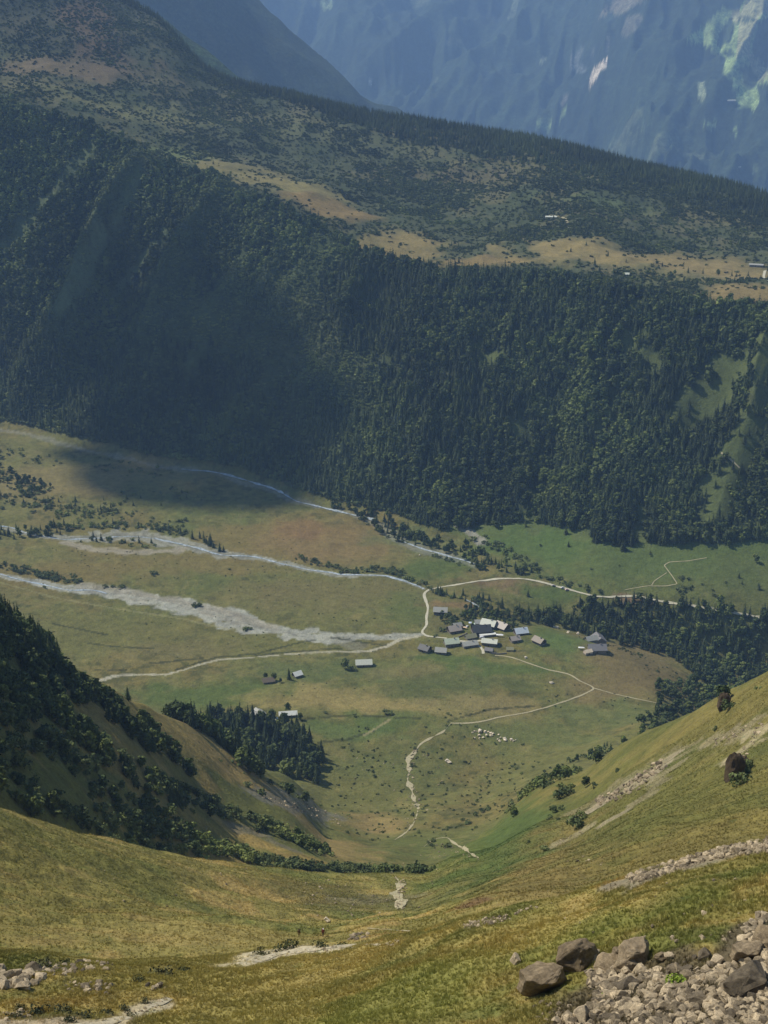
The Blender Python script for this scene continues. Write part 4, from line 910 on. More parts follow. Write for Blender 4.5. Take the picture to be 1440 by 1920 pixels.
# ------------------------------------------------------------------ roads, paths, water
def plain(name, c, rough=.9, nscale=None, spread=.25, spec=.15, bmp=0):
    m, t, b = new_mat(name); b.inputs['Roughness'].default_value = rough; b.inputs['Specular IOR Level'].default_value = spec
    c = tuple(float(v) for v in c)
    if nscale:
        n = noise(t, nscale, 4, .65, coords(t))
        t.links.new(ramp(t, n, [(.3, tuple(v*(1-spread) for v in c)), (.7, tuple(v*(1+spread) for v in c))]), b.inputs['Base Color'])
        if bmp: bump(t, b, n, bmp)
    else: b.inputs['Base Color'].default_value = (*c, 1)
    return m
def strip(name, pts, hw, mat, lift=.22, step=5, wob=.15, sm=5, dmin=0, label=None, dmax=6000):
    W = px_line(pts, step, dmin, dmax); A = np.array([(p.x, p.y) for p in W])
    # even spacing, then rounded bends
    d = np.concatenate([[0], np.cumsum(np.hypot(*np.diff(A, axis=0).T))]); n = max(4, int(d[-1]/(3 if d[-1] > 200 else .8)))
    s = np.linspace(0, d[-1], n); A = np.stack([np.interp(s, d, A[:, 0]), np.interp(s, d, A[:, 1])], 1)
    for _ in range(sm): A[1:-1] = (A[:-2]+2*A[1:-1]+A[2:])/4
    T = np.gradient(A, axis=0); T /= np.hypot(T[:, 0], T[:, 1])[:, None]+1e-9; Nn = np.stack([-T[:, 1], T[:, 0]], 1)
    h = (np.interp(np.linspace(0, 1, n), np.linspace(0, 1, len(hw)), hw) if hasattr(hw, '__len__') else np.full(n, float(hw)))*(1+wob*fbm(s, s*0, 9, 3, 5))
    rows = [A+Nn*(h*k)[:, None] for k in (-1, -.5, 0, .5, 1)]
    X = np.stack([r[:, 0] for r in rows], 0); Y = np.stack([r[:, 1] for r in rows], 0); Z = height(X, Y)
    Z = np.maximum(Z, Z[2:3])*.5+Z*.5+lift
    o = grid_mesh(name, X, Y, Z, mat); 
    if label: o['label'] = label
    return A
def path_mat(name, c, sc):
    return plain(name, c, .95, sc, .3, bmp=.05)
M_ROAD = path_mat('road_gravel', C(186, 180, 158), .8); M_TRAIL = path_mat('trail_dust', C(168, 158, 126), .9); M_NTR = path_mat('trail_stony', C(176, 164, 138), 2.5)
strip('road', [(1462, 1163), (1440, 1160), (1400, 1154), (1350, 1145), (1300, 1137), (1240, 1128), (1190, 1117), (1140, 1120), (1110, 1118), (1080, 1109), (1045, 1100), (1010, 1090), (980, 1085), (940, 1085), (900, 1089), (860, 1096), (820, 1102), (800, 1107), (794, 1115), (799, 1128), (803, 1140), (799, 1160), (801, 1172), (794, 1180), (789, 1186), (795, 1191), (803, 1194), (820, 1195), (838, 1197)], 1.45, M_ROAD, lift=.3, wob=.35, label='pale gravel road winding past the hamlet')
strip('lane', [(862, 1202), (885, 1203), (905, 1201), (928, 1206)], 1.6, M_ROAD); strip('lane', [(890, 1208), (900, 1212), (906, 1220), (906, 1226)], 1.4, M_ROAD)
strip('path', [(928, 1229), (950, 1230), (975, 1238), (1000, 1247), (1030, 1257), (1060, 1262), (1072, 1266), (1085, 1277), (1112, 1287), (1117, 1291), (1095, 1302), (1060, 1315), (1020, 1328), (985, 1337), (940, 1344), (900, 1354), (870, 1357), (845, 1356)], .95, M_TRAIL, wob=.3)
strip('path', [(845, 1357), (832, 1372), (805, 1385), (788, 1395), (778, 1410), (764, 1425), (768, 1445), (763, 1462), (772, 1480), (776, 1500), (785, 1515), (778, 1540), (765, 1558), (752, 1568), (740, 1575)], [.7, 1.1, 1.6, 1.7, .9, .3], M_TRAIL, wob=1.3, sm=2)
strip('path', [(795, 1588), (812, 1574), (838, 1570), (852, 1582), (870, 1592), (897, 1610)], [.3, .8, .8, .3], M_TRAIL, wob=.9, sm=2)
strip('path', [(742, 1644), (752, 1660), (742, 1676), (754, 1690), (745, 1705)], [.3, 1.3, 1.5, 1.1, .3], M_TRAIL, wob=1.0, sm=1)
strip('path', [(1172, 1106), (1200, 1101), (1222, 1098), (1226, 1090), (1250, 1074)], .45, M_TRAIL); strip('path', [(1222, 1099), (1250, 1099), (1270, 1095), (1260, 1080), (1245, 1060), (1255, 1054), (1290, 1052), (1325, 1046)], .5, M_TRAIL)
strip('path', [(1030, 404), (1045, 405), (1060, 410), (1066, 424), (1076, 442)], 2.2, M_TRAIL, dmin=1500); strip('path', [(1445, 505), (1434, 508), (1432, 518), (1442, 528)], 1.8, M_ROAD, dmin=1500)
strip('path', [(1352, 850), (1370, 863), (1388, 880)], .8, M_TRAIL, dmin=1300, lift=.8); strip('path', [(1115, 1291), (1150, 1301), (1200, 1312), (1230, 1318)], .7, M_TRAIL)
strip('path', [(1390, 1001), (1415, 1003), (1440, 1003)], .8, M_TRAIL, dmin=1000)
strip('path', [(688, 1742), (720, 1744), (770, 1748)], .2, M_NTR, dmin=140, wob=1.0); strip('path', [(480, 1804), (510, 1790), (545, 1784), (600, 1781), (640, 1777), (700, 1772), (730, 1768)], [.9, 1.2, 1.1, .7, .4, .3], M_NTR, lift=.05, step=8, wob=.8, dmax=130)
strip('path', [(90, 1935), (170, 1925), (225, 1915), (255, 1900), (290, 1886), (318, 1872)], [.9, .8, .7, .3], M_NTR, lift=.04, step=8, wob=.6, dmax=130)
M_WATER, t_, b_ = new_mat('stream_water'); b_.inputs['Roughness'].default_value = .18; b_.inputs['Specular IOR Level'].default_value = .6
t_.links.new(ramp(t_, noise(t_, .35, 4, .7, coords(t_)), [(.35, (.16, .22, .24)), (.6, (.55, .60, .60))]), b_.inputs['Base Color'])
def wiggle(pts, a, seed):
    out = []
    for (p, q), (r, s) in zip(pts[:-1], pts[1:]):
        n = max(1, int(abs(r-p)/12))
        for i in range(n):
            t = i/n; out.append((p+(r-p)*t, q+(s-q)*t+a*float(fbm(np.array([p+(r-p)*t]), np.array([seed*9.]), 60, 2, seed)[0])))
    return out+[pts[-1][:2]]
strip('stream_water', wiggle(RIV1[4:], 4, 3), 1.6, M_WATER, wob=.6); strip('stream_water', wiggle(RIV1[:6], 6, 4), 1.3, M_WATER, wob=.6)
strip('stream_water', wiggle(RIV2[:5], 4, 5), 1.2, M_WATER, wob=.6); strip('stream_water', wiggle([(750, 1012), (800, 1030), (860, 1046), (890, 1058)], 3, 6), 1.6, M_WATER, wob=.5)
strip('stream_water', wiggle([(340, 879), (380, 880), (410, 887), (500, 912), (560, 942), (620, 955), (700, 975)], 3, 7), 1.8, M_WATER, wob=.7, dmin=1400, lift=.5)
strip('stream_water', [(872, 1124), (885, 1130), (900, 1140), (915, 1152)], 1.5, M_WATER, wob=.5)

# ------------------------------------------------------------------ buildings
def roofm(name, c): return plain(name, srgb(c[0], c[1], c[2]*.95, 1.12), .5, 1.3, .15, .35)
RM = {'slate': roofm('slate_roof', (54, 57, 60)), 'grey': roofm('grey_roof', (150, 150, 146)), 'pale': roofm('pale_metal_roof', (192, 194, 184)), 'white': roofm('white_roof', (214, 214, 210)), 'blue': roofm('blue_grey_metal_roof', (180, 188, 200)), 'pink': roofm('weathered_pinkish_roof', (158, 148, 142)),
      'brown': roofm('brown_shingle_roof', (110, 98, 84)), 'terra': roofm('terracotta_roof', (190, 142, 120)), 'mauve': roofm('mauve_slate_roof', (116, 114, 118)), 'green': roofm('greenish_roof', (178, 186, 168)), 'cream': roofm('cream_roof', (208, 190, 168)), 'olive': roofm('mossy_roof', (132, 130, 104))}
WM = {'wood': plain('dark_timber_wall', (.07, .05, .038), .9, 2, .3), 'stone': plain('rubble_stone_wall', (.22, .20, .17), .95, 1.5, .35, bmp=.05), 'light': plain('rendered_wall', (.50, .45, .38), .9, 1, .1), 'cream': plain('cream_wall', (.62, .50, .38), .9, 1, .1), 'olive': plain('weathered_board_wall', (.17, .15, .12), .9, 2, .3)}
M_GLASS = plain('window_glass', (.03, .04, .05), .15, spec=.6); M_FRAME = plain('window_frame', (.30, .24, .17), .7); M_DOOR = plain('door_boards', (.10, .065, .04), .8); M_CH = plain('chimney_stone', (.26, .24, .22), .95, 2, .3)
def house(name, px, py, w, d, h, yaw, roof, wall, label, cat='house', rise=.46, chim=1, win=2, over=.9, roof2=None, dmin=0, base='stone', loc=None):
    p = loc or hit(px, py, dmin)
    a = math.atan2(p.x, p.y); w *= 1.12; d *= 1.12; h *= 1.15
    root = empty(name, (p.x, p.y, p.z-.2), label, cat, 'buildings of the mountain hamlet' if name == 'chalet' else None, R(yaw)-a)
    hr = d/2*rise*2*.5+ (d/2)*rise*.5
    mb = MB(); mb.box(-w/2, w/2, -d/2, d/2, -1.8, h*.45); mb.obj('base_wall', [WM[base]], root)
    mb = MB(); x0, x1 = -w/2+.04, w/2-.04; y0, y1 = -d/2+.04, d/2-.04
    mb.add([(x0, y0, h*.45), (x0, y1, h*.45), (x0, y1, h), (x0, 0, h+hr), (x0, y0, h), (x1, y0, h*.45), (x1, y1, h*.45), (x1, y1, h), (x1, 0, h+hr), (x1, y0, h)],
           [(0, 4, 3, 2, 1), (5, 6, 7, 8, 9), (0, 5, 9, 4), (1, 2, 7, 6)]); mb.obj('upper_wall', [WM[wall]], root)
    s = hr/(d/2); th = .22; o = over
    rf = None
    for sgn, rr in ((-1, roof), (1, roof2 or roof)):
        mb = MB(); ye = sgn*(d/2+o); ze = h-s*o
        vs = [(-w/2-o, 0, h+hr+.02), (w/2+o, 0, h+hr+.02), (w/2+o, ye, ze), (-w/2-o, ye, ze)]; vs += [(x, y, z+th) for x, y, z in vs]
        mb.add(vs, [(0, 1, 2, 3), (7, 6, 5, 4), (0, 4, 5, 1), (1, 5, 6, 2), (2, 6, 7, 3), (3, 7, 4, 0)]); q = mb.obj('roof_slope', [RM[rr]], root)
        if sgn < 0: rf = q
    if chim:
        mb = MB(); mb.box(w*.18, w*.18+.8, -1.1, -.4, h+hr-.9, h+hr+1.1); mb.box(w*.18-.1, w*.18+.9, -1.2, -.3, h+hr+1.1, h+hr+1.25); mb.obj('chimney', [M_CH], rf)
    mb = MB(); mb.box(-w*.08, -w*.08+1.1, -d/2-.07, -d/2+.02, -.1, 1.95); mb.obj('door', [M_DOOR], root)
    for side, n_ in ((-1, win), (1, 0)):
        for i in range(n_):
            x = -w/2+w*(i+.5)/n_+ (.6 if n_ < 3 else 0)
            mb = MB(); z = h*.58; mb.box(x-.55, x+.55, side*d/2-.06 if side < 0 else d/2-.02, side*d/2+.0 if side < 0 else d/2+.06, z, z+1.0); wf_ = mb.obj('window', [M_FRAME], root)
            mb = MB(); mb.box(x-.43, x+.43, -d/2-.09, -d/2-.055, z+.12, z+.88); mb.obj('pane', [M_GLASS], wf_)
    if win:
        mb = MB(); mb.box(w/2-.02, w/2+.05, -.5, .5, h*.6, h*.6+1.0); wf_ = mb.obj('window', [M_FRAME], root); mb = MB(); mb.box(w/2+.045, w/2+.08, -.38, .38, h*.6+.12, h*.6+.88); mb.obj('pane', [M_GLASS], wf_)
    return root
for a in [('barn', 826, 1150, 12, 8, 3.6, -4, 'grey', 'wood', 'grey roofed timber barn standing alone above the hamlet beside the road bend', 'barn', dict(chim=0, win=1)),
          ('chalet', 851, 1185, 11, 9, 3.6, 24, 'pink', 'wood', 'weathered chalet with patched pinkish grey roof at the back left of the hamlet', 'house', {}),
          ('chalet', 857, 1177, 7, 6, 3.0, 24, 'grey', 'wood', 'small grey roofed annexe behind the patched pinkish chalet', 'house', dict(win=1, chim=0)),
          ('chalet', 900, 1172, 9, 6, 3.4, 6, 'grey', 'light', 'low pale grey roof touching the upper left of the dark slate refuge', 'house', dict(chim=0, win=1)),
          ('chalet', 917, 1175, 13, 10, 3.8, -22, 'pale', 'wood', 'wide pale grey roofed chalet behind the dark slate refuge', 'house', {}),
          ('refuge', 902, 1187, 16, 14, 4.4, 14, 'slate', 'wood', 'largest building of the hamlet, with a dark slate roof', 'mountain hut', dict(rise=.36, win=4)),
          ('shed', 914, 1193, 15, 3.6, 2.2, 18, 'white', 'stone', 'long narrow bright white roof in front of the dark slate refuge', 'shed', dict(rise=.15, chim=0, win=0, over=.3)),
          ('chalet', 942, 1179, 11, 10, 3.2, -38, 'pink', 'wood', 'chalet with one grey and one terracotta roof slope right of the refuge', 'house', dict(roof2='terra')),
          ('chalet', 976, 1189, 11, 9, 3.4, 22, 'blue', 'wood', 'chalet with a bright blue grey metal roof at the right of the hamlet', 'house', {}),
          ('chalet', 965, 1202, 8, 6.5, 2.8, 26, 'pink', 'wood', 'small chalet below the bright blue grey roof', 'house', dict(win=1)),
          ('chalet', 918, 1208, 13, 8, 3.4, -8, 'pale', 'stone', 'broad pale roofed chalet at the lane junction below the refuge', 'house', dict(rise=.34)),
          ('chalet', 880, 1211, 13, 8, 2.8, 22, 'grey', 'stone', 'low grey roofed chalet left of the lane junction', 'house', dict(rise=.3)),
          ('chalet', 846, 1209, 12, 8.5, 3.6, 16, 'green', 'stone', 'pale greenish roofed chalet at the end of the gravel road', 'house', {}),
          ('chalet', 797, 1220, 9, 8, 2.9, -32, 'slate', 'wood', 'dark grey chalet at the far left edge of the hamlet', 'house', dict(win=1)),
          ('chalet', 827, 1224, 9, 7, 2.8, -8, 'grey', 'wood', 'small grey roofed chalet at the lower left edge of the hamlet', 'house', dict(win=1, chim=0)),
          ('ruin', 882, 1197, 9, 6, 2.4, 26, 'olive', 'stone', 'low mossy roofed stone outbuilding left below the refuge', 'outbuilding', dict(chim=0, win=0)),
          ('shed', 956, 1220, 6, 4.5, 2.0, 4, 'olive', 'olive', 'small olive roofed shed at the lower right of the hamlet', 'shed', dict(chim=0, win=0, over=.5)),
          ('shed', 917, 1222, 7, 5, 2.2, -15, 'mauve', 'stone', 'mauve grey shed just right of the lane end', 'shed', dict(chim=0, win=0, over=.4)),
          ('chalet', 1011, 1206, 10, 8, 3.2, -42, 'brown', 'wood', 'brown roofed chalet standing apart on the right of the hamlet', 'house', dict(win=1, roof2='grey')),
          ('farmhouse', 1122, 1205, 13, 11, 4.0, -70, 'mauve', 'stone', 'back wing of the mauve slate farm right of the hamlet', 'farmhouse', {}),
          ('farmhouse', 1108, 1203, 10, 7, 3.4, 30, 'grey', 'stone', 'grey roofed left wing of the farm right of the hamlet', 'farmhouse', dict(chim=0)),
          ('farmhouse', 1119, 1221, 15, 10, 3.6, 12, 'mauve', 'stone', 'front wing of the mauve slate farm right of the hamlet', 'farmhouse', dict(win=3)),
          ('shed', 1102, 1226, 7, 5, 2.6, 32, 'cream', 'cream', 'bright cream shed at the front left corner of the farm', 'shed', dict(chim=0, win=0, over=.3)),
          ('chalet', 682, 1247, 13, 7.5, 2.8, 4, 'pale', 'light', 'pale roofed chalet beside trees above the dry gravel channel', 'house', dict(chim=0)),
          ('hut', 557, 1268, 6.5, 6, 2.6, 30, 'white', 'wood', 'small white roofed hut right of the dark spruce in the meadow', 'hut', dict(chim=0, win=1)),
          ('hut', 503, 1279, 9, 6, 2.2, 12, 'brown', 'olive', 'brown roofed hut under trees at the left of the meadow', 'hut', dict(chim=0, win=1)),
          ('chalet', 487, 1345, 10, 9, 3.2, -60, 'grey', 'stone', 'grey gabled chalet at the top of the spruce clump', 'house', {}),
          ('chalet', 540, 1342, 13, 5, 2.4, 3, 'white', 'light', 'long white roofed chalet at the right end of the spruce clump', 'house', dict(chim=0)),
          ('shed', 512, 1352, 7, 4, 2.0, 6, 'white', 'stone', 'small white shed between the two chalets of the spruce clump', 'shed', dict(chim=0, win=0, over=.3)),
          ('hut', 382, 1350, 6, 5, 2.8, -20, 'white', 'light', 'white hut right of the single spruce at the clump tip', 'hut', dict(chim=0, win=1)),
          ('restaurant', 1033, 409, 15, 7, 2.2, 4, 'pale', 'light', 'long white building at the end of the plateau track', 'building', dict(chim=0, rise=.2, dmin=1500)),
          ('lodge', 1418, 499, 17, 7, 2.2, -4, 'grey', 'stone', 'low grey lodge at the right edge of the plateau meadow', 'lodge', dict(chim=0, rise=.2, dmin=1500)),
          ('hut', 1176, 516, 4.5, 4, 1.8, 4, 'pale', 'light', 'tiny white hut in the scrub of the plateau rim', 'hut', dict(chim=0, win=0, dmin=1500))]:
    house(*a[:-1], **a[-1])
# low dry-stone walls of the hamlet
def stone_wall(pts, h, label):
    W = px_line(pts, 6); mb = MB()
    c = W[0]
    for p, q in zip(W[:-1], W[1:]):
        dx, dy = q.x-p.x, q.y-p.y; l = math.hypot(dx, dy)+1e-6; nx, ny = -dy/l*.35, dx/l*.35
        vs = []
        for z0 in (-1.0, h):
            vs += [(p.x+nx-c.x, p.y+ny-c.y, p.z+z0-c.z), (q.x+nx-c.x, q.y+ny-c.y, q.z+z0-c.z), (q.x-nx-c.x, q.y-ny-c.y, q.z+z0-c.z), (p.x-nx-c.x, p.y-ny-c.y, p.z+z0-c.z)]
        mb.add(vs, [(0, 1, 2, 3), (7, 6, 5, 4), (0, 4, 5, 1), (1, 5, 6, 2), (2, 6, 7, 3), (3, 7, 4, 0)])
    tag(mb.obj('stone_wall', [WM['stone']], loc=c), label, 'wall')
stone_wall([(922, 1226), (935, 1227), (950, 1226)], 1.3, 'low grey retaining wall at the start of the valley path')
stone_wall([(858, 1196), (868, 1192), (876, 1188)], 1.2, 'short field wall left of the mossy outbuilding')

# ------------------------------------------------------------------ cars, awnings
M_TYRE = plain('tyre_rubber', (.02, .02, .02), .8); M_RIM = plain('wheel_rim', (.4, .4, .4), .4, spec=.5); M_LAMP = plain('lamp_lens', (.7, .68, .6), .2, spec=.6)
def car(px, py, yaw, c, label, van=False):
    p = hit(px, py); root = empty('van' if van else 'car', (p.x, p.y, p.z+.25), label, 'van' if van else 'car', None, R(yaw))
    paint = plain('car_paint_'+label.split()[0], c, .3, spec=.5)
    prof = [(-2.1, .35), (-2.15, .8), (-1.9, 1.0), (-1.55, 1.55), (.6, 1.6), (1.2, 1.05), (2.1, .9), (2.2, .4)] if not van else [(-2.4, .35), (-2.45, 1.9), (-2.2, 2.1), (1.3, 2.1), (1.9, 1.25), (2.4, 1.05), (2.45, .4)]
    mb = MB(); n = len(prof); vs = [(x, -.85 if z < 1.1 else -.7, z) for x, z in prof]+[(x, .85 if z < 1.1 else .7, z) for x, z in prof]
    mb.add(vs, [tuple(range(n)), tuple(range(2*n-1, n-1, -1))]+[(i, i+n, (i+1) % n+n, (i+1) % n) for i in range(n)]); mb.obj('body', [paint], root)
    mb = MB(); z0, z1 = (1.08, 1.48) if not van else (1.25, 1.8)
    for s in (-1, 1): mb.box(-1.5, .7, s*.8-.03, s*.8+.03, z0, z1)
    mb.obj('window', [M_GLASS], root)
    for x in (-1.3, 1.35):
        for s in (-1, 1):
            mb = MB(); mb.tube([(x, s*.72, .33), (x, s*.9, .33)], [.33, .33], 12); wh = mb.obj('wheel', [M_TYRE], root); mb = MB(); mb.tube([(x, s*.88, .33), (x, s*.92, .33)], [.19, .19], 10); mb.obj('rim', [M_RIM], wh)
    for s in (-1, 1): mb = MB(); mb.box(2.16, 2.24, s*.6-.14, s*.6+.14, .62, .8); mb.obj('headlight', [M_LAMP], root)
for a in ((1038, 1099, 10, (.55, .5, .45), 'beige car parked alone above the gravel road'), (1055, 1103, 20, (.75, .75, .75), 'white car parked on the verge, left of the pinkish one'), (1063, 1107, 15, (.65, .45, .42), 'pinkish car parked on the verge, right of the white one'),
          (876, 1176, 60, (.7, .69, .66), 'ivory car parked left of the blue and white awning'), (889, 1180, 70, (.6, .62, .64), 'silver car parked at the left corner of the dark slate refuge')): car(*a)
car(904, 1197, 20, (.85, .85, .85), 'white van parked in front of the long white roof', True)
def awning(px, py, w, d, c, label, yaw):
    p = hit(px, py); root = empty('awning', (p.x, p.y, p.z), label, 'awning', None, R(yaw)); m = plain('awning_cloth_'+label.split()[0], c, .8)
    mb = MB(); h, r = 2.3, .8; mb.add([(-w/2, -d/2, h), (w/2, -d/2, h), (w/2, d/2, h), (-w/2, d/2, h), (-w/4, 0, h+r), (w/4, 0, h+r)], [(0, 1, 5, 4), (1, 2, 5), (2, 3, 4, 5), (3, 0, 4)]); mb.obj('canopy', [m], root)
    for x in (-w/2+.1, w/2-.1):
        for y in (-d/2+.1, d/2-.1): mb = MB(); mb.tube([(x, y, -.4), (x, y, h)], [.05, .05], 5); mb.obj('pole', [M_RIM], root)
awning(867, 1174, 3.5, 3, (.62, .30, .12), 'orange awning behind the patched pinkish chalet', 20); awning(872, 1180, 4.5, 2.4, (.80, .58, .38), 'apricot awning left of the mossy outbuilding', -25)
awning(883, 1171, 4.5, 3.5, (.62, .70, .85), 'pale blue awning behind the parked cars', 5); awning(892, 1173, 4, 3.5, (.60, .72, .62), 'mint green awning beside the dark slate refuge', 15); awning(937, 1194, 7, 3, (.86, .86, .84), 'white awning between the refuge and the small chalet', -6)
awning(1090, 1218, 6, 2.6, (.84, .84, .80), 'white awning left of the cream shed at the farm', -4)

# ------------------------------------------------------------------ stones
def rock_mesh(rng, flat=.7, n=15, cuts=1):
    bm = bmesh.new()
    for _ in range(n):
        v = Vector((rng.gauss(0, 1), rng.gauss(0, 1), rng.gauss(0, 1))).normalized()*rng.uniform(.8, 1)
        v = Vector([math.copysign(min(abs(c)*1.12, .72+.16*rng.random()), c) for c in v]); bm.verts.new((v.x*.5, v.y*.42, v.z*.5*flat))
    bmesh.ops.convex_hull(bm, input=bm.verts)
    for v in [v for v in bm.verts if not v.link_faces]: bm.verts.remove(v)
    bmesh.ops.dissolve_limit(bm, angle_limit=R(14), verts=bm.verts, edges=bm.edges)
    bmesh.ops.bevel(bm, geom=list(bm.edges), offset=.018, segments=1, affect='EDGES')
    bmesh.ops.triangulate(bm, faces=bm.faces); bmesh.ops.subdivide_edges(bm, edges=bm.edges, cuts=cuts, use_grid_fill=True)
    for v in bm.verts:
        k = float(fbm(np.array([v.co.x*9+3]), np.array([v.co.y*9+v.co.z*7]), 1.6, 3, 7)[0]); v.co += v.co.normalized()*k*.045
    me = bpy.data.meshes.new('rock'); bm.to_mesh(me); bm.free(); return me
def stone_mat(name, c0, c1, sc=4, lich=True):
    m, t, b = new_mat(name); c0, c1 = np.array(c0), np.array(c1)
    oi = nd(t, 'ShaderNodeObjectInfo'); r = ramp(t, oi.outputs['Random'], [(0, tuple(c0)), (1, tuple(c1))])
    tc = coords(t); n = noise(t, sc, 6, .75, tc); n2 = noise(t, sc*5, 3, .7, tc)
    c = mixc(t, 1, r, ramp(t, n, [(.3, (.42, .40, .38)), (.5, (1., .97, .92)), (.7, (1.5, 1.42, 1.28))])); c = mixc(t, 1, c, ramp(t, n2, [(.3, .7), (.7, 1.25)]))
    t.links.new(c, b.inputs['Base Color']); bump(t, b, n2, .02, .9, bump(t, b, n, .06, .9)); return m
M_STONE = stone_mat('scree_stone', srgb(96, 88, 74, .9), srgb(196, 180, 150, .95)); M_DARK = stone_mat('dark_boulder', srgb(112, 100, 80), srgb(142, 128, 104), 3); M_CREAM = stone_mat('cream_boulder', srgb(206, 194, 168), srgb(226, 214, 192), 3)
RK = [rock_mesh(RNG, RNG.uniform(.5, .95)) for _ in range(9)]
for m in RK: m.materials.append(M_STONE)
RKD = [rock_mesh(RNG, RNG.uniform(.75, 1.0), 17, 3) for _ in range(5)]
for m in RKD: m.materials.append(M_DARK)
M_CRAG = stone_mat('crag_rock', srgb(70, 60, 46), srgb(88, 76, 58), 3); RKB = rock_mesh(RNG, 1.0, 20, 3); RKB.materials.append(M_CRAG)
RKC = [rock_mesh(RNG, .75) for _ in range(4)]
for m in RKC: m.materials.append(M_CREAM)
def rock(px, py, wpx, hr, me, label, name='boulder', cat='boulder', dmin=0, dmax=6000, rz=0, group=None, rx=0, sink=.25):
    p = hit(px, py, dmin, dmax); f = project(p.x, p.y, p.z)[2]; s = wpx*f/FPX*1.28
    o = bpy.data.objects.new(name, me); COL.objects.link(o); o.location = (p.x, p.y, p.z+s*hr*(.5-sink)); o.scale = (s, s*.9, s*hr*1.4); o.rotation_euler = (R(rx), 0, R(rz)); tag(o, label, cat, group); return o
for a in [(1022, 1862, 92, .66, RKD[0], 'dark angular boulder standing apart at the left front of the scree', 20), (1078, 1808, 76, .62, RKD[1], 'dark broad boulder at the upper left corner of the scree'), (1187, 1806, 72, .62, RKD[2], 'dark domed boulder at the top edge of the scree'),
          (1140, 1822, 62, .5, RKD[3], 'brown flat boulder between the two upper dark ones'), (1112, 1796, 40, .5, RK[0], 'pale topped block right of the broad dark boulder'), (1062, 1815, 40, .45, RKD[4], 'low dark rock behind the angular boulder'), (1400, 1850, 110, .45, RK[1], 'long flat topped block at the right edge of the scree'),
          (1405, 1800, 62, .6, RKD[0], 'rounded grey boulder in the upper right scree'), (1432, 1770, 50, .7, RKD[3], 'grey block cut by the right edge of the picture'), (1060, 1800, 18, .6, RK[2], 'small block tucked behind the broad dark boulder'), (970, 1803, 28, .6, RK[3], 'grey stone alone in the grass left of the boulders'),
          (1157, 1796, 30, .7, RKD[2], 'small dark rock left of the domed boulder'), (1172, 1822, 44, .6, RKD[1], 'dark rock below the domed boulder'), (1240, 1800, 26, .7, RKD[4], 'dark small rock right of the domed boulder'), (1255, 1797, 20, .8, RK[4], 'tan small rock right of the domed boulder'),
          (1320, 1798, 34, .7, RK[5], 'grey rock in the grass at the top of the scree'), (1345, 1806, 30, .6, RK[6], 'second grey rock in the grass at the top of the scree'), (1095, 1915, 50, .6, RK[7], 'grey stone at the bottom edge left of the scree'), (1176, 1858, 54, .5, RK[8], 'tan flat block in the middle of the scree'),
          (1310, 1880, 46, .5, RK[2], 'pale squared stone in the lower right scree'), (1250, 1862, 40, .5, RK[1], 'broad pale stone below the green cushion plant')]:
    rock(*a[:6], rz=a[6] if len(a) > 6 else nr.uniform(0, 60), dmax=130)
rock(1377, 1460, 40, 1.35, RKB, 'dark upright crag on the right-hand slope', 'crag', 'crag', rz=30, sink=.35); rock(1389, 1440, 34, .7, RKB, 'dark ledge just right of the upright crag', 'crag', 'crag', rz=10, sink=.3)
rock(1357, 1328, 26, 1.1, RKB, 'dark block on the crest of the right-hand spur', 'crag', 'crag', rz=15)
for i, (x_, y_, s_) in enumerate([(886, 1374, 4), (891, 1372, 5), (900, 1372, 9), (910, 1373, 6), (916, 1373, 4), (920, 1375, 5), (924, 1377, 5), (912, 1379, 5), (921, 1380, 6), (890, 1384, 4), (899, 1380, 6), (899, 1385, 4), (906, 1384, 5), (935, 1378, 4), (938, 1384, 4), (933, 1387, 4), (937, 1390, 5), (947, 1388, 9), (959, 1388, 6), (963, 1390, 4), (967, 1388, 3)]):
    big = {2: 'largest cream boulder in the left half of the scattered cream boulders', 17: 'largest cream boulder in the right half of the scattered cream boulders'}.get(i)
    rock(x_, y_, s_*1.15, .6, RKC[i % 4], big or ('cream boulder in the left half of the cluster on the green pasture' if x_ < 930 else 'cream boulder in the right half of the cluster on the green pasture'), group=None if big else ('cream boulders, left half' if x_ < 930 else 'cream boulders, right half'), rz=i*40)
rock(1034, 1281, 9, .5, RKC[0], 'pale boulder in the meadow inside the path bend'); rock(841, 1430, 13, .6, RKC[1], 'pale flat boulder right of the stony path'); rock(986, 1234, 6, .7, RKC[2], 'pale boulder beside the valley path'); rock(1198, 1203, 8, .6, RKC[3], 'pale boulder near the ravine edge')
rock(614, 1728, 13, .8, RKC[1], 'pale round boulder behind the hikers', dmin=140); rock(787, 1042, 4, .7, RKC[2], 'white stone on the green bank by the river')
for i, (x_, y_) in enumerate(((1028, 1172), (1040, 1177), (1045, 1178), (1108, 1188), (1066, 1187), (1083, 1189))): rock(x_, y_, 7, .7, RKC[i % 4], 'grey boulder on the meadow edge below the ravine wood', group='boulders along the ravine edge', rz=i*50)
ST = []     # px, py, width px, place, dmin, dmax
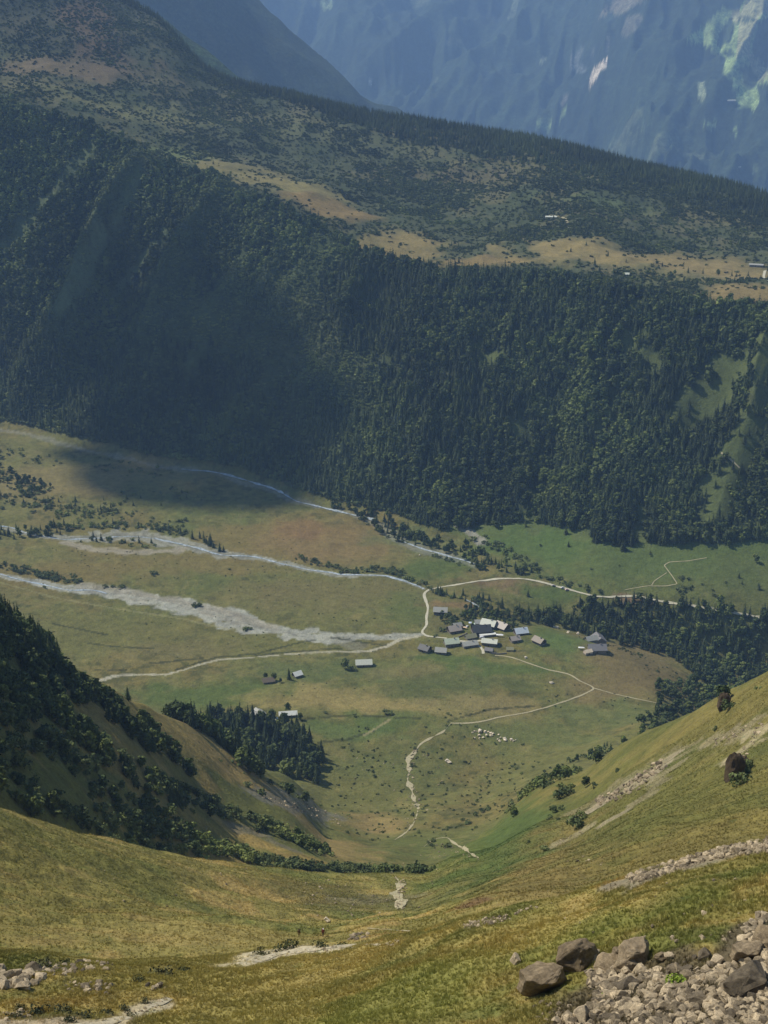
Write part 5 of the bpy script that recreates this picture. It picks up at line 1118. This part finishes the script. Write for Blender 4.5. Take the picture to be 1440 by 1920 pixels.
def scree(poly, n, lo, hi, place, dmin=0, dmax=130, pw=2.2):
    """stones in a quadrilateral band given by two pixel polylines (upper, lower)"""
    U, Lw = poly
    for _ in range(n):
        t = nr.uniform(0, 1)
        xa = np.interp(t, np.linspace(0, 1, len(U)), [p[0] for p in U]); ya = np.interp(t, np.linspace(0, 1, len(U)), [p[1] for p in U])
        xb = np.interp(t, np.linspace(0, 1, len(Lw)), [p[0] for p in Lw]); yb = np.interp(t, np.linspace(0, 1, len(Lw)), [p[1] for p in Lw])
        s = nr.uniform(0, 1); x, y = xa+(xb-xa)*s, ya+(yb-ya)*s
        if fbm(np.array([x]), np.array([y]), 60, 2, 9)[0] < -.75: continue
        ST.append((x, y, lo+(hi-lo)*nr.uniform(0, 1)**pw, place, dmin, dmax))
P = 'in the scree at the lower right'
scree(([(1100, 1825), (1180, 1822), (1260, 1818), (1350, 1815), (1450, 1775)], [(1120, 1875), (1200, 1890), (1290, 1900), (1370, 1900), (1450, 1900)]), 1150, 7, 36, P, pw=3.4)
scree(([(1120, 1880), (1230, 1885), (1450, 1850)], [(1020, 1930), (1240, 1935), (1450, 1935)]), 900, 7, 36, P, pw=3.4)
scree(([(1395, 1735), (1450, 1700)], [(1375, 1815), (1450, 1820)]), 120, 9, 34, 'in the scree at the right edge')
scree(([(1000, 1880), (1080, 1885)], [(1010, 1925), (1110, 1930)]), 70, 5, 14, P); scree(([(1250, 1740), (1390, 1735)], [(1260, 1810), (1390, 1790)]), 22, 7, 18, P)
P = 'in the scree band on the right-hand knoll crest'
scree(([(1178, 1646), (1230, 1622), (1290, 1600), (1350, 1580), (1445, 1568)], [(1180, 1656), (1240, 1645), (1300, 1624), (1370, 1604), (1445, 1600)]), 620, 6, 19, P)
P = 'in the small scree on the middle knoll edge'
scree(([(862, 1735), (900, 1726), (955, 1716)], [(866, 1744), (905, 1740), (958, 1724)]), 150, 4, 12, P); scree(([(960, 1712), (1030, 1690)], [(965, 1716), (1035, 1694)]), 14, 4, 9, P)
P = 'among the rocks at the lower left'
scree(([(-5, 1820), (30, 1826), (70, 1815)], [(-5, 1866), (40, 1860), (80, 1840)]), 46, 12, 40, P, pw=1.3); scree(([(40, 1812), (120, 1806), (250, 1800)], [(70, 1830), (150, 1828), (250, 1812)]), 150, 5, 18, P)
scree(([(120, 1842), (210, 1844)], [(120, 1864), (210, 1864)]), 34, 6, 20, P); scree(([(275, 1848), (315, 1846)], [(275, 1858), (315, 1856)]), 8, 8, 22, P); scree(([(5, 1900), (60, 1895)], [(10, 1915), (80, 1915)]), 22, 6, 18, P); scree(([(230, 1905), (310, 1870)], [(240, 1925), (318, 1878)]), 30, 4, 11, P)
P = 'beside the bare patch below the hikers'
scree(([(520, 1776), (590, 1772), (640, 1768)], [(490, 1800), (580, 1792), (645, 1780)]), 60, 3, 9, P); scree(([(650, 1752), (690, 1750)], [(655, 1764), (690, 1760)]), 14, 6, 15, P, 0, 400); scree(([(725, 1775), (745, 1762)], [(730, 1782), (750, 1768)]), 8, 5, 13, P)
P = 'on the pale outcrop of the right-hand slope'
scree(([(1120, 1498), (1165, 1475), (1210, 1440), (1252, 1418)], [(1118, 1512), (1160, 1500), (1200, 1480), (1250, 1440)]), 190, 3, 15, P, 100, 700); scree(([(1335, 1388), (1400, 1362)], [(1340, 1398), (1405, 1372)]), 40, 3, 8, P, 100, 700)
scree(([(1370, 1420), (1400, 1398), (1425, 1350)], [(1375, 1432), (1408, 1412), (1432, 1362)]), 50, 3, 9, P, 100, 700); scree(([(1040, 1580), (1100, 1548)], [(1045, 1590), (1105, 1556)]), 26, 2, 6, P, 100, 700); scree(([(1060, 1600), (1110, 1610)], [(1065, 1640), (1150, 1625)]), 10, 3, 9, P, 100, 700)
P = 'along the stony path in the valley head'
scree(([(775, 1405), (762, 1450), (775, 1500), (745, 1570)], [(782, 1405), (772, 1450), (788, 1505), (765, 1572)]), 90, 2, 6, P, 140, 1200); scree(([(742, 1645), (742, 1705)], [(760, 1645), (758, 1705)]), 60, 3, 8, P, 140, 1200); scree(([(800, 1570), (895, 1608)], [(805, 1580), (900, 1616)]), 24, 2, 5, P, 140, 1200)
P = 'on the stony ground of the combe'
scree(([(560, 1650), (700, 1650), (860, 1560)], [(580, 1720), (730, 1725), (800, 1700)]), 150, 2, 6, P, 140, 1200); scree(([(480, 1488), (560, 1505), (640, 1530)], [(500, 1500), (570, 1525), (640, 1550)]), 110, 2, 6, 'in the stone run at the foot of the left hill', 140, 1200)
scree(([(640, 1420), (900, 1410)], [(700, 1540), (960, 1500)]), 60, 2, 5, 'on the pasture of the valley head', 140, 1300); scree(([(1150, 1640), (1400, 1640)], [(1000, 1760), (1400, 1760)]), 26, 5, 14, 'on the grassy knoll', 0, 130); scree(([(300, 1560), (640, 1640)], [(100, 1700), (560, 1720)]), 34, 2, 7, 'on the grass slope of the combe', 0, 700)
ps = [hit(a[0], a[1], a[4], a[5]) for a in ST]
fs = [project(p.x, p.y, p.z)[2] for p in ps]
order = sorted(range(len(ST)), key=lambda i: -ST[i][2])
rest = []
swh = {}
for pl_ in {a[3] for a in ST}:
    s_ = [i for i in order[:297] if ST[i][3] == pl_]; m_ = len(s_)
    for k_, q_ in enumerate(sorted(s_, key=lambda i: ST[i][0])): swh[q_] = [['', '', ''], ['left', 'middle', 'right'], ['far left', 'left', 'centre', 'right', 'far right']][0 if m_ < 3 else (1 if m_ < 20 else 2)][k_*(3 if m_ < 20 else 5)//m_]
    for k_, q_ in enumerate(sorted(s_, key=lambda i: ST[i][1])): swh[q_] += '' if m_ < 12 else [' upper', ' centre', ' lower', ' bottom'][k_*4//m_]
for n_, i in enumerate(order):
    x_, y_, wp, pl, _, _ = ST[i]; p = ps[i]; s = wp*fs[i]/FPX
    if n_ < 297:
        o = bpy.data.objects.new('stone', RK[n_ % 9]); COL.objects.link(o); o.location = (p.x, p.y, p.z+s*.12); o.scale = (s*1.05, s, s*nr.uniform(.7, 1.1)); o.rotation_euler = (nr.uniform(-.5, .5), nr.uniform(-.5, .5), nr.uniform(0, 6.28))
        sz = 'large' if wp > 26 else ('medium' if wp > 18 else 'small'); tag(o, short(f'{sz} pale brown stone {pl}, {swh[i]}') if swh[i] else f'{sz} pale brown stone {pl}', 'stone', f'stones {pl}')
    else: rest.append((p.x, p.y, p.z+s*.1, s, nr.uniform(.9, 1.3), nr.uniform(0, 6.28), nr.uniform(-.5, .5)))
gn_scatter('loose_stones', 'loose pale rubble lying in bands on the slopes', np.array(rest), RK)
print('stones', len(ST))
# a bright cushion plant in the scree, dwarf shrubs by the near path
M_LIME = leaf_mat('cushion_leaves', srgb(120, 140, 50), srgb(150, 166, 70)); M_HEATH = leaf_mat('heather_leaves', srgb(58, 66, 42), srgb(84, 84, 54))
def bushlet(px, py, wpx, hr, m, label, name='cushion_plant', cat='plant', group=None, dmax=130, seed=1, quads=60):
    p = hit(px, py, 0, dmax); f = project(p.x, p.y, p.z)[2]; s = wpx*f/FPX; rg = random.Random(seed)
    root = empty(name, (p.x, p.y, p.z-.02), label, cat, group, 0, s)
    leafy(rg, [(rg.uniform(-.3, .3), rg.uniform(-.2, .2), .12, .2+.08*rg.random()) for _ in range(8)], quads, .075, hr*1.6).obj('foliage', [m], root)
    st = MB()
    for k in range(6): a_ = k*1.05; st.tube([(0, 0, -.05), (.2*math.cos(a_), .2*math.sin(a_), .12)], [.015, .006], 4)
    st.obj('stems', [M_BARK], root)
bushlet(1272, 1848, 50, .7, M_LIME, 'bright lime green cushion plant growing in the scree'); bushlet(1138, 1870, 22, .7, M_LIME, 'small lime green tuft at the left margin of the scree', seed=3); bushlet(1190, 1880, 20, .6, M_LIME, 'small green tuft between stones left of the cushion plant', seed=4)
for i, (x_, y_, w_) in enumerate([(25, 1908, 36), (75, 1898, 48), (115, 1900, 44), (160, 1908, 40), (200, 1902, 30), (235, 1894, 28), (268, 1880, 28), (250, 1908, 26), (40, 1890, 24), (130, 1915, 30)]):
    bushlet(x_, y_, w_, .45, M_HEATH, 'dark heather clump along the trail edge at the lower left', 'heather_clump', 'plant', 'heather clumps along the near trail', seed=20+i, quads=26)
for i, (x_, y_, w_) in enumerate([(300, 1826, 50), (260, 1838, 30), (490, 1788, 34), (540, 1778, 50), (600, 1776, 34), (640, 1772, 24), (345, 1822, 28), (80, 1812, 46), (120, 1806, 30)]):
    bushlet(x_, y_, w_, .3, M_HEATH, 'dark dwarf shrub mat beside the bare patches of the knoll', 'dwarf_shrub', 'plant', 'dwarf shrubs on the near knoll', seed=50+i, quads=24)

# ------------------------------------------------------------------ grass
M_GRASS, t_, b_ = new_mat('grass_blades'); b_.inputs['Roughness'].default_value = .8
a_ = nd(t_, 'ShaderNodeAttribute', attribute_name='tint', attribute_type='INSTANCER'); r_ = nd(t_, 'ShaderNodeObjectInfo')
t_.links.new(mixc(t_, 1, a_.outputs['Color'], ramp(t_, r_.outputs['Random'], [(0, (1.2, 1.2, 1.1)), (.5, (1.5, 1.46, 1.35)), (1, (2.0, 1.85, 1.55))])), b_.inputs['Base Color'])
def tuft(rng, n, wdt):
    mb = MB()
    for i in range(n):
        a = rng.uniform(0, 6.28); r = rng.uniform(0, .3); l = rng.uniform(.5, 1.0); ln = rng.uniform(.15, .6); w_ = wdt*rng.uniform(.7, 1.2); b2 = rng.uniform(0, 6.28)
        x, y = r*math.cos(a), r*math.sin(a); dx, dy = math.cos(a)*ln*l, math.sin(a)*ln*l
        mb.add([(x-w_*math.cos(b2), y-w_*math.sin(b2), -.05), (x+w_*math.cos(b2), y+w_*math.sin(b2), -.05), (x+dx*.45+w_*.7*math.cos(b2), y+dy*.45+w_*.7*math.sin(b2), l*.62), (x+dx*.45-w_*.7*math.cos(b2), y+dy*.45-w_*.7*math.sin(b2), l*.62), (x+dx, y+dy, l*.9)], [(0, 1, 2, 3), (3, 2, 4)])
    return mb
TF = [tuft(RNG, 14, .035).mesh('grass_tuft', [M_GRASS]) for _ in range(5)]
def grass(n, d0, d1, hlo, hhi, label):
    az = nr.uniform(R(-21), R(21), n); D = np.sqrt(nr.uniform(d0*d0, d1*d1, n)); x, y = D*np.sin(az), D*np.cos(az); z = height(x, y)
    px, py, f = project(x, y, z); k = (px > -60) & (px < 1500) & (py < 2000)
    ci = np.interp(az, AZ, np.arange(len(AZ))).round().astype(int); cj = np.interp(D, DD, np.arange(len(DD))).round().astype(int)
    c = col.reshape(XG.shape+(3,))[cj, ci]; k &= (c[:, 0]/(c[:, 2]+1e-6) > 2.3) | (nr.uniform(0, 1, n) < .12)
    k &= D < np.interp(az, AZ, DKL[K_B])+6
    x, y, z, c, D = x[k], y[k], z[k], c[k], D[k]; m = fbm(x, y, 3, 3, 400)
    h = nr.uniform(hlo, hhi, len(x))*(1+.4*m)
    o = gn_scatter('grass', label, np.stack([x, y, z, h, nr.uniform(.8, 1.4, len(x)), nr.uniform(0, 6.28, len(x))], 1), TF)
    at = o.data.attributes.new('tint', 'FLOAT_COLOR', 'POINT'); at.data.foreach_set('color', np.concatenate([c*np.array([.93, 1.0, 1.12]), np.ones((len(c), 1))], 1).astype(np.float32).ravel()); print('grass', len(x))
grass(110000, 46, 128, .16, .34, 'golden and green grass tufts of the near knoll'); grass(120000, 128, 420, .22, .45, 'coarse grass tufts of the combe slopes')

# ------------------------------------------------------------------ hikers
def person(px, py, dmin, yaw, top, legs, skin, hair, label, cap=None, stride=.28, lean=.08, hgt=1.74):
    p = hit(px, py, dmin, 400); k = hgt/1.75
    V = [(0, 0, .95), (0, lean*.5, 1.18), (0, lean, 1.40), (0, lean*1.1, 1.50), (0, lean*1.3, 1.60), (0, lean*1.35, 1.70),
         (.10, 0, .92), (.11, stride*.55, .50), (.11, stride*.8, .08), (.11, stride*.8+.16, .04), (-.10, 0, .92), (-.11, -stride*.15, .50), (-.11, -stride*.9, .10), (-.11, -stride*.9+.15, .04),
         (.19, lean, 1.40), (.25, lean-.08, 1.14), (.26, lean+.12, .95), (-.19, lean, 1.40), (-.25, lean+.1, 1.15), (-.24, lean+.3, 1.0)]
    E_ = [(0, 1), (1, 2), (2, 3), (3, 4), (4, 5), (0, 6), (6, 7), (7, 8), (8, 9), (0, 10), (10, 11), (11, 12), (12, 13), (2, 14), (14, 15), (15, 16), (2, 17), (17, 18), (18, 19)]
    rad = [.15, .14, .16, .06, .10, .095, .10, .07, .05, .045, .10, .07, .05, .045, .07, .05, .04, .07, .05, .04]
    fx, fy = .26, lean+.12; # fingers, short chains from each hand
    for hx, hy, hz, par in ((.26, lean+.12, .95, 16), (-.24, lean+.3, 1.0, 19)):
        for j, (ox, l) in enumerate(((-.03, .07), (-.01, .085), (.01, .08), (.03, .065), (.045, .05))):
            b0 = len(V); V.append((hx+ox*.6, hy+.03, hz-.04)); V.append((hx+ox, hy+.05, hz-.04-l)); E_ += [(par, b0), (b0, b0+1)]; rad += [.012, .009]
    me = bpy.data.meshes.new('person'); me.from_pydata([(x*k, y*k, z*k) for x, y, z in V], E_, [])
    o = bpy.data.objects.new('person', me); COL.objects.link(o); o.location = (p.x, p.y, p.z); o.rotation_euler = (0, 0, R(yaw))
    sk = o.modifiers.new('skin', 'SKIN'); sk.use_smooth_shade = True
    for v, r_2 in zip(me.skin_vertices[0].data, rad): v.radius = (r_2*k, r_2*k)
    me.skin_vertices[0].data[0].use_root = True
    sb = o.modifiers.new('sub', 'SUBSURF'); sb.levels = 1; sb.render_levels = 1
    m, t, b = new_mat('skin_and_clothes'); z = nd(t, 'ShaderNodeSeparateXYZ'); t.links.new(coords(t), z.inputs[0])
    r = ramp(t, z.outputs['Z'], [(0, (.05, .04, .035)), (.05, legs), (.52, top), (.84, skin)]); t.nodes[-1].color_ramp.interpolation = 'CONSTANT'
    mp = nd(t, 'ShaderNodeMath', operation='DIVIDE'); mp.inputs[1].default_value = 1.75*k; t.links.new(z.outputs['Z'], mp.inputs[0])
    rn = [n for n in t.nodes if n.type == 'VALTORGB'][0]; t.links.new(mp.outputs[0], rn.inputs[0]); rn.color_ramp.interpolation = 'CONSTANT'; t.links.new(r, b.inputs['Base Color']); me.materials.append(m)
    tag(o, label, 'person')
    mb = MB(); hz = 1.69*k; hy = lean*1.35*k
    mb.tube([(0, hy, hz-.02), (0, hy, hz+.05), (0, hy, hz+.105)], [.112, .10, .03], 10)
    if cap: mb.box(-.07, .07, hy+.08, hy+.2, hz-.0, hz+.02)
    mb.obj('cap' if cap else 'hair', [plain('cap_cloth' if cap else 'hair', cap or hair, .9)], o, True)
    mb = MB(); mb.tube([(0, hy+.095, hz-.07), (0, hy+.13, hz-.075)], [.018, .012], 5); mb.obj('nose', [plain('skin', skin, .7)], o)
    return o, p
def pack(o, p, yaw, c, label):
    mb = MB(); mb.tube([(0, -.26, .98), (0, -.25, 1.2), (0, -.2, 1.46)], [.15, .19, .13], 8); q = mb.obj('backpack', [plain('backpack_cloth', c, .85)], None, True, (p.x, p.y, p.z)); q.rotation_euler = (0, 0, R(yaw)); tag(q, label, 'backpack')
o, p = person(606, 1756, 140, 200, (.22, .05, .05), (.10, .07, .06), (.5, .33, .24), (.05, .03, .02), 'hiker in dark red top and white cap, right of the pair above the bare patch', cap=(.8, .78, .72)); pack(o, p, 200, (.12, .03, .02), 'dark maroon backpack on the hiker with the white cap')
o, p = person(561, 1757, 140, 170, (.13, .08, .03), (.20, .12, .05), (.45, .3, .2), (.04, .03, .02), 'hiker in brown clothes, left of the pair above the bare patch', stride=.2); pack(o, p, 170, (.07, .05, .02), 'brown backpack on the left hand hiker')

def far_building(P, px, py, w, d, h, label):
    X, Y, Z = P[:3]; qx, qy, f = project(X, Y, Z); k = np.unravel_index(np.argmin((qx-px)**2+(qy-py)**2), X.shape)
    house('ski_station', 0, 0, w, d, h, 8, 'pale', 'light', label, 'building', rise=.25, chim=0, win=4, loc=Vector((X[k], Y[k], Z[k]+4)))
far_building(m2, 1371, 197, 44, 16, 8, 'long white building at the foot of the green ski runs on the far mountain')
far_building(m2, 1386, 316, 16, 9, 6, 'tiny pale building low on the far wooded mountainside')

# ------------------------------------------------------------------ look-alikes of one place: told apart by their order from the left
ORD = ['first', 'second', 'third', 'fourth', 'fifth', 'sixth', 'seventh', 'eighth', 'ninth', 'tenth', 'eleventh', 'twelfth']
def brief(s, n):
    w_ = s.split()
    while len(w_) > n and 'the' in w_: w_.pop(len(w_)-1-w_[::-1].index('the'))
    for x_ in ('green', 'grey', 'dark', 'pale', 'dense', 'brown'):
        if len(w_) > n and x_ in w_[:4]: w_.remove(x_)
    return ' '.join(w_)
by = {}
for o in S.objects:
    if o.parent is None and o.get('category'): by.setdefault(o['label'], []).append(o)
for lab, os_ in by.items():
    if len(os_) < 2: continue
    os_.sort(key=lambda o: float(project(o.location.x, o.location.y, o.location.z)[0]))
    b0 = brief(lab, 13)
    for i, o in enumerate(os_):
        if len(b0.split()) <= 13: o['label'] = b0+', '+(ORD[i] if i < 12 else f'{i+1}th')+' from left'

# ------------------------------------------------------------------ unseen cloud, added out of frame to shade the foot of the wall
def shadow_cloud(px, py, rx, ry, hgt, dmin, seed):
    p = hit(px, py, dmin); k = (hgt-p.z)/sv[2]; c = Vector((p.x+sv[0]*k, p.y+sv[1]*k, hgt))
    rg = random.Random(seed); bm = bmesh.new()
    for i in range(26):
        a = rg.uniform(0, 6.28); r = math.sqrt(rg.random())*.8; s = (1-.45*r)*rg.uniform(.75, 1.1)
        bmesh.ops.create_icosphere(bm, subdivisions=3, radius=1, matrix=Matrix.Translation((rx*r*math.cos(a), ry*r*math.sin(a), 25*rg.random())) @ Matrix.Diagonal((rx*.34*s, ry*.36*s, 60*s, 1)))
    for v in bm.verts:
        n = float(fbm(np.array([v.co.x+v.co.z*.7]), np.array([v.co.y-v.co.z*.5]), 90, 4, seed)[0]); v.co.z += n*22; v.co.x += n*14; v.co.y += n*10
    me = bpy.data.meshes.new('shadow_cloud'); bm.to_mesh(me); bm.free()
    for q in me.polygons: q.use_smooth = True
    m = plain('shadow_cloud_white', (.85, .86, .88), 1); me.materials.append(m)
    o = bpy.data.objects.new('shadow_cloud', me); COL.objects.link(o); o.location = c; o['kind'] = 'structure'
    return c
shadow_cloud(380, 800, 295, 215, 3500, 1450, 5)

# ------------------------------------------------------------------ air

def haze_box(x0, x1, y0, y1, z0, z1):
    bm = bmesh.new(); bmesh.ops.create_cube(bm, size=1)
    for v in bm.verts: v.co = ((x0+x1)/2+v.co.x*(x1-x0), (y0+y1)/2+v.co.y*(y1-y0), (z0+z1)/2+v.co.z*(z1-z0))
    me = bpy.data.meshes.new('haze'); bm.to_mesh(me); bm.free()
    o = bpy.data.objects.new('haze', me); COL.objects.link(o); o['kind'] = 'stuff'; o['label'] = 'thin blue haze filling the air of the valley'
    m = bpy.data.materials.new('haze'); m.use_nodes = True; t = m.node_tree; t.nodes.remove(t.nodes['Principled BSDF'])
    v = t.nodes.new('ShaderNodeVolumePrincipled'); v.inputs['Color'].default_value = (.39, .62, 1.0, 1); v.inputs['Density'].default_value = HAZE_D
    v.inputs['Anisotropy'].default_value = 0.0
    t.links.new(v.outputs[0], t.nodes['Material Output'].inputs['Volume']); me.materials.append(m)
    return o
HAZE_D = 6.7e-5
haze_box(-14000, 14000, -60, 21000, -900, 3300)
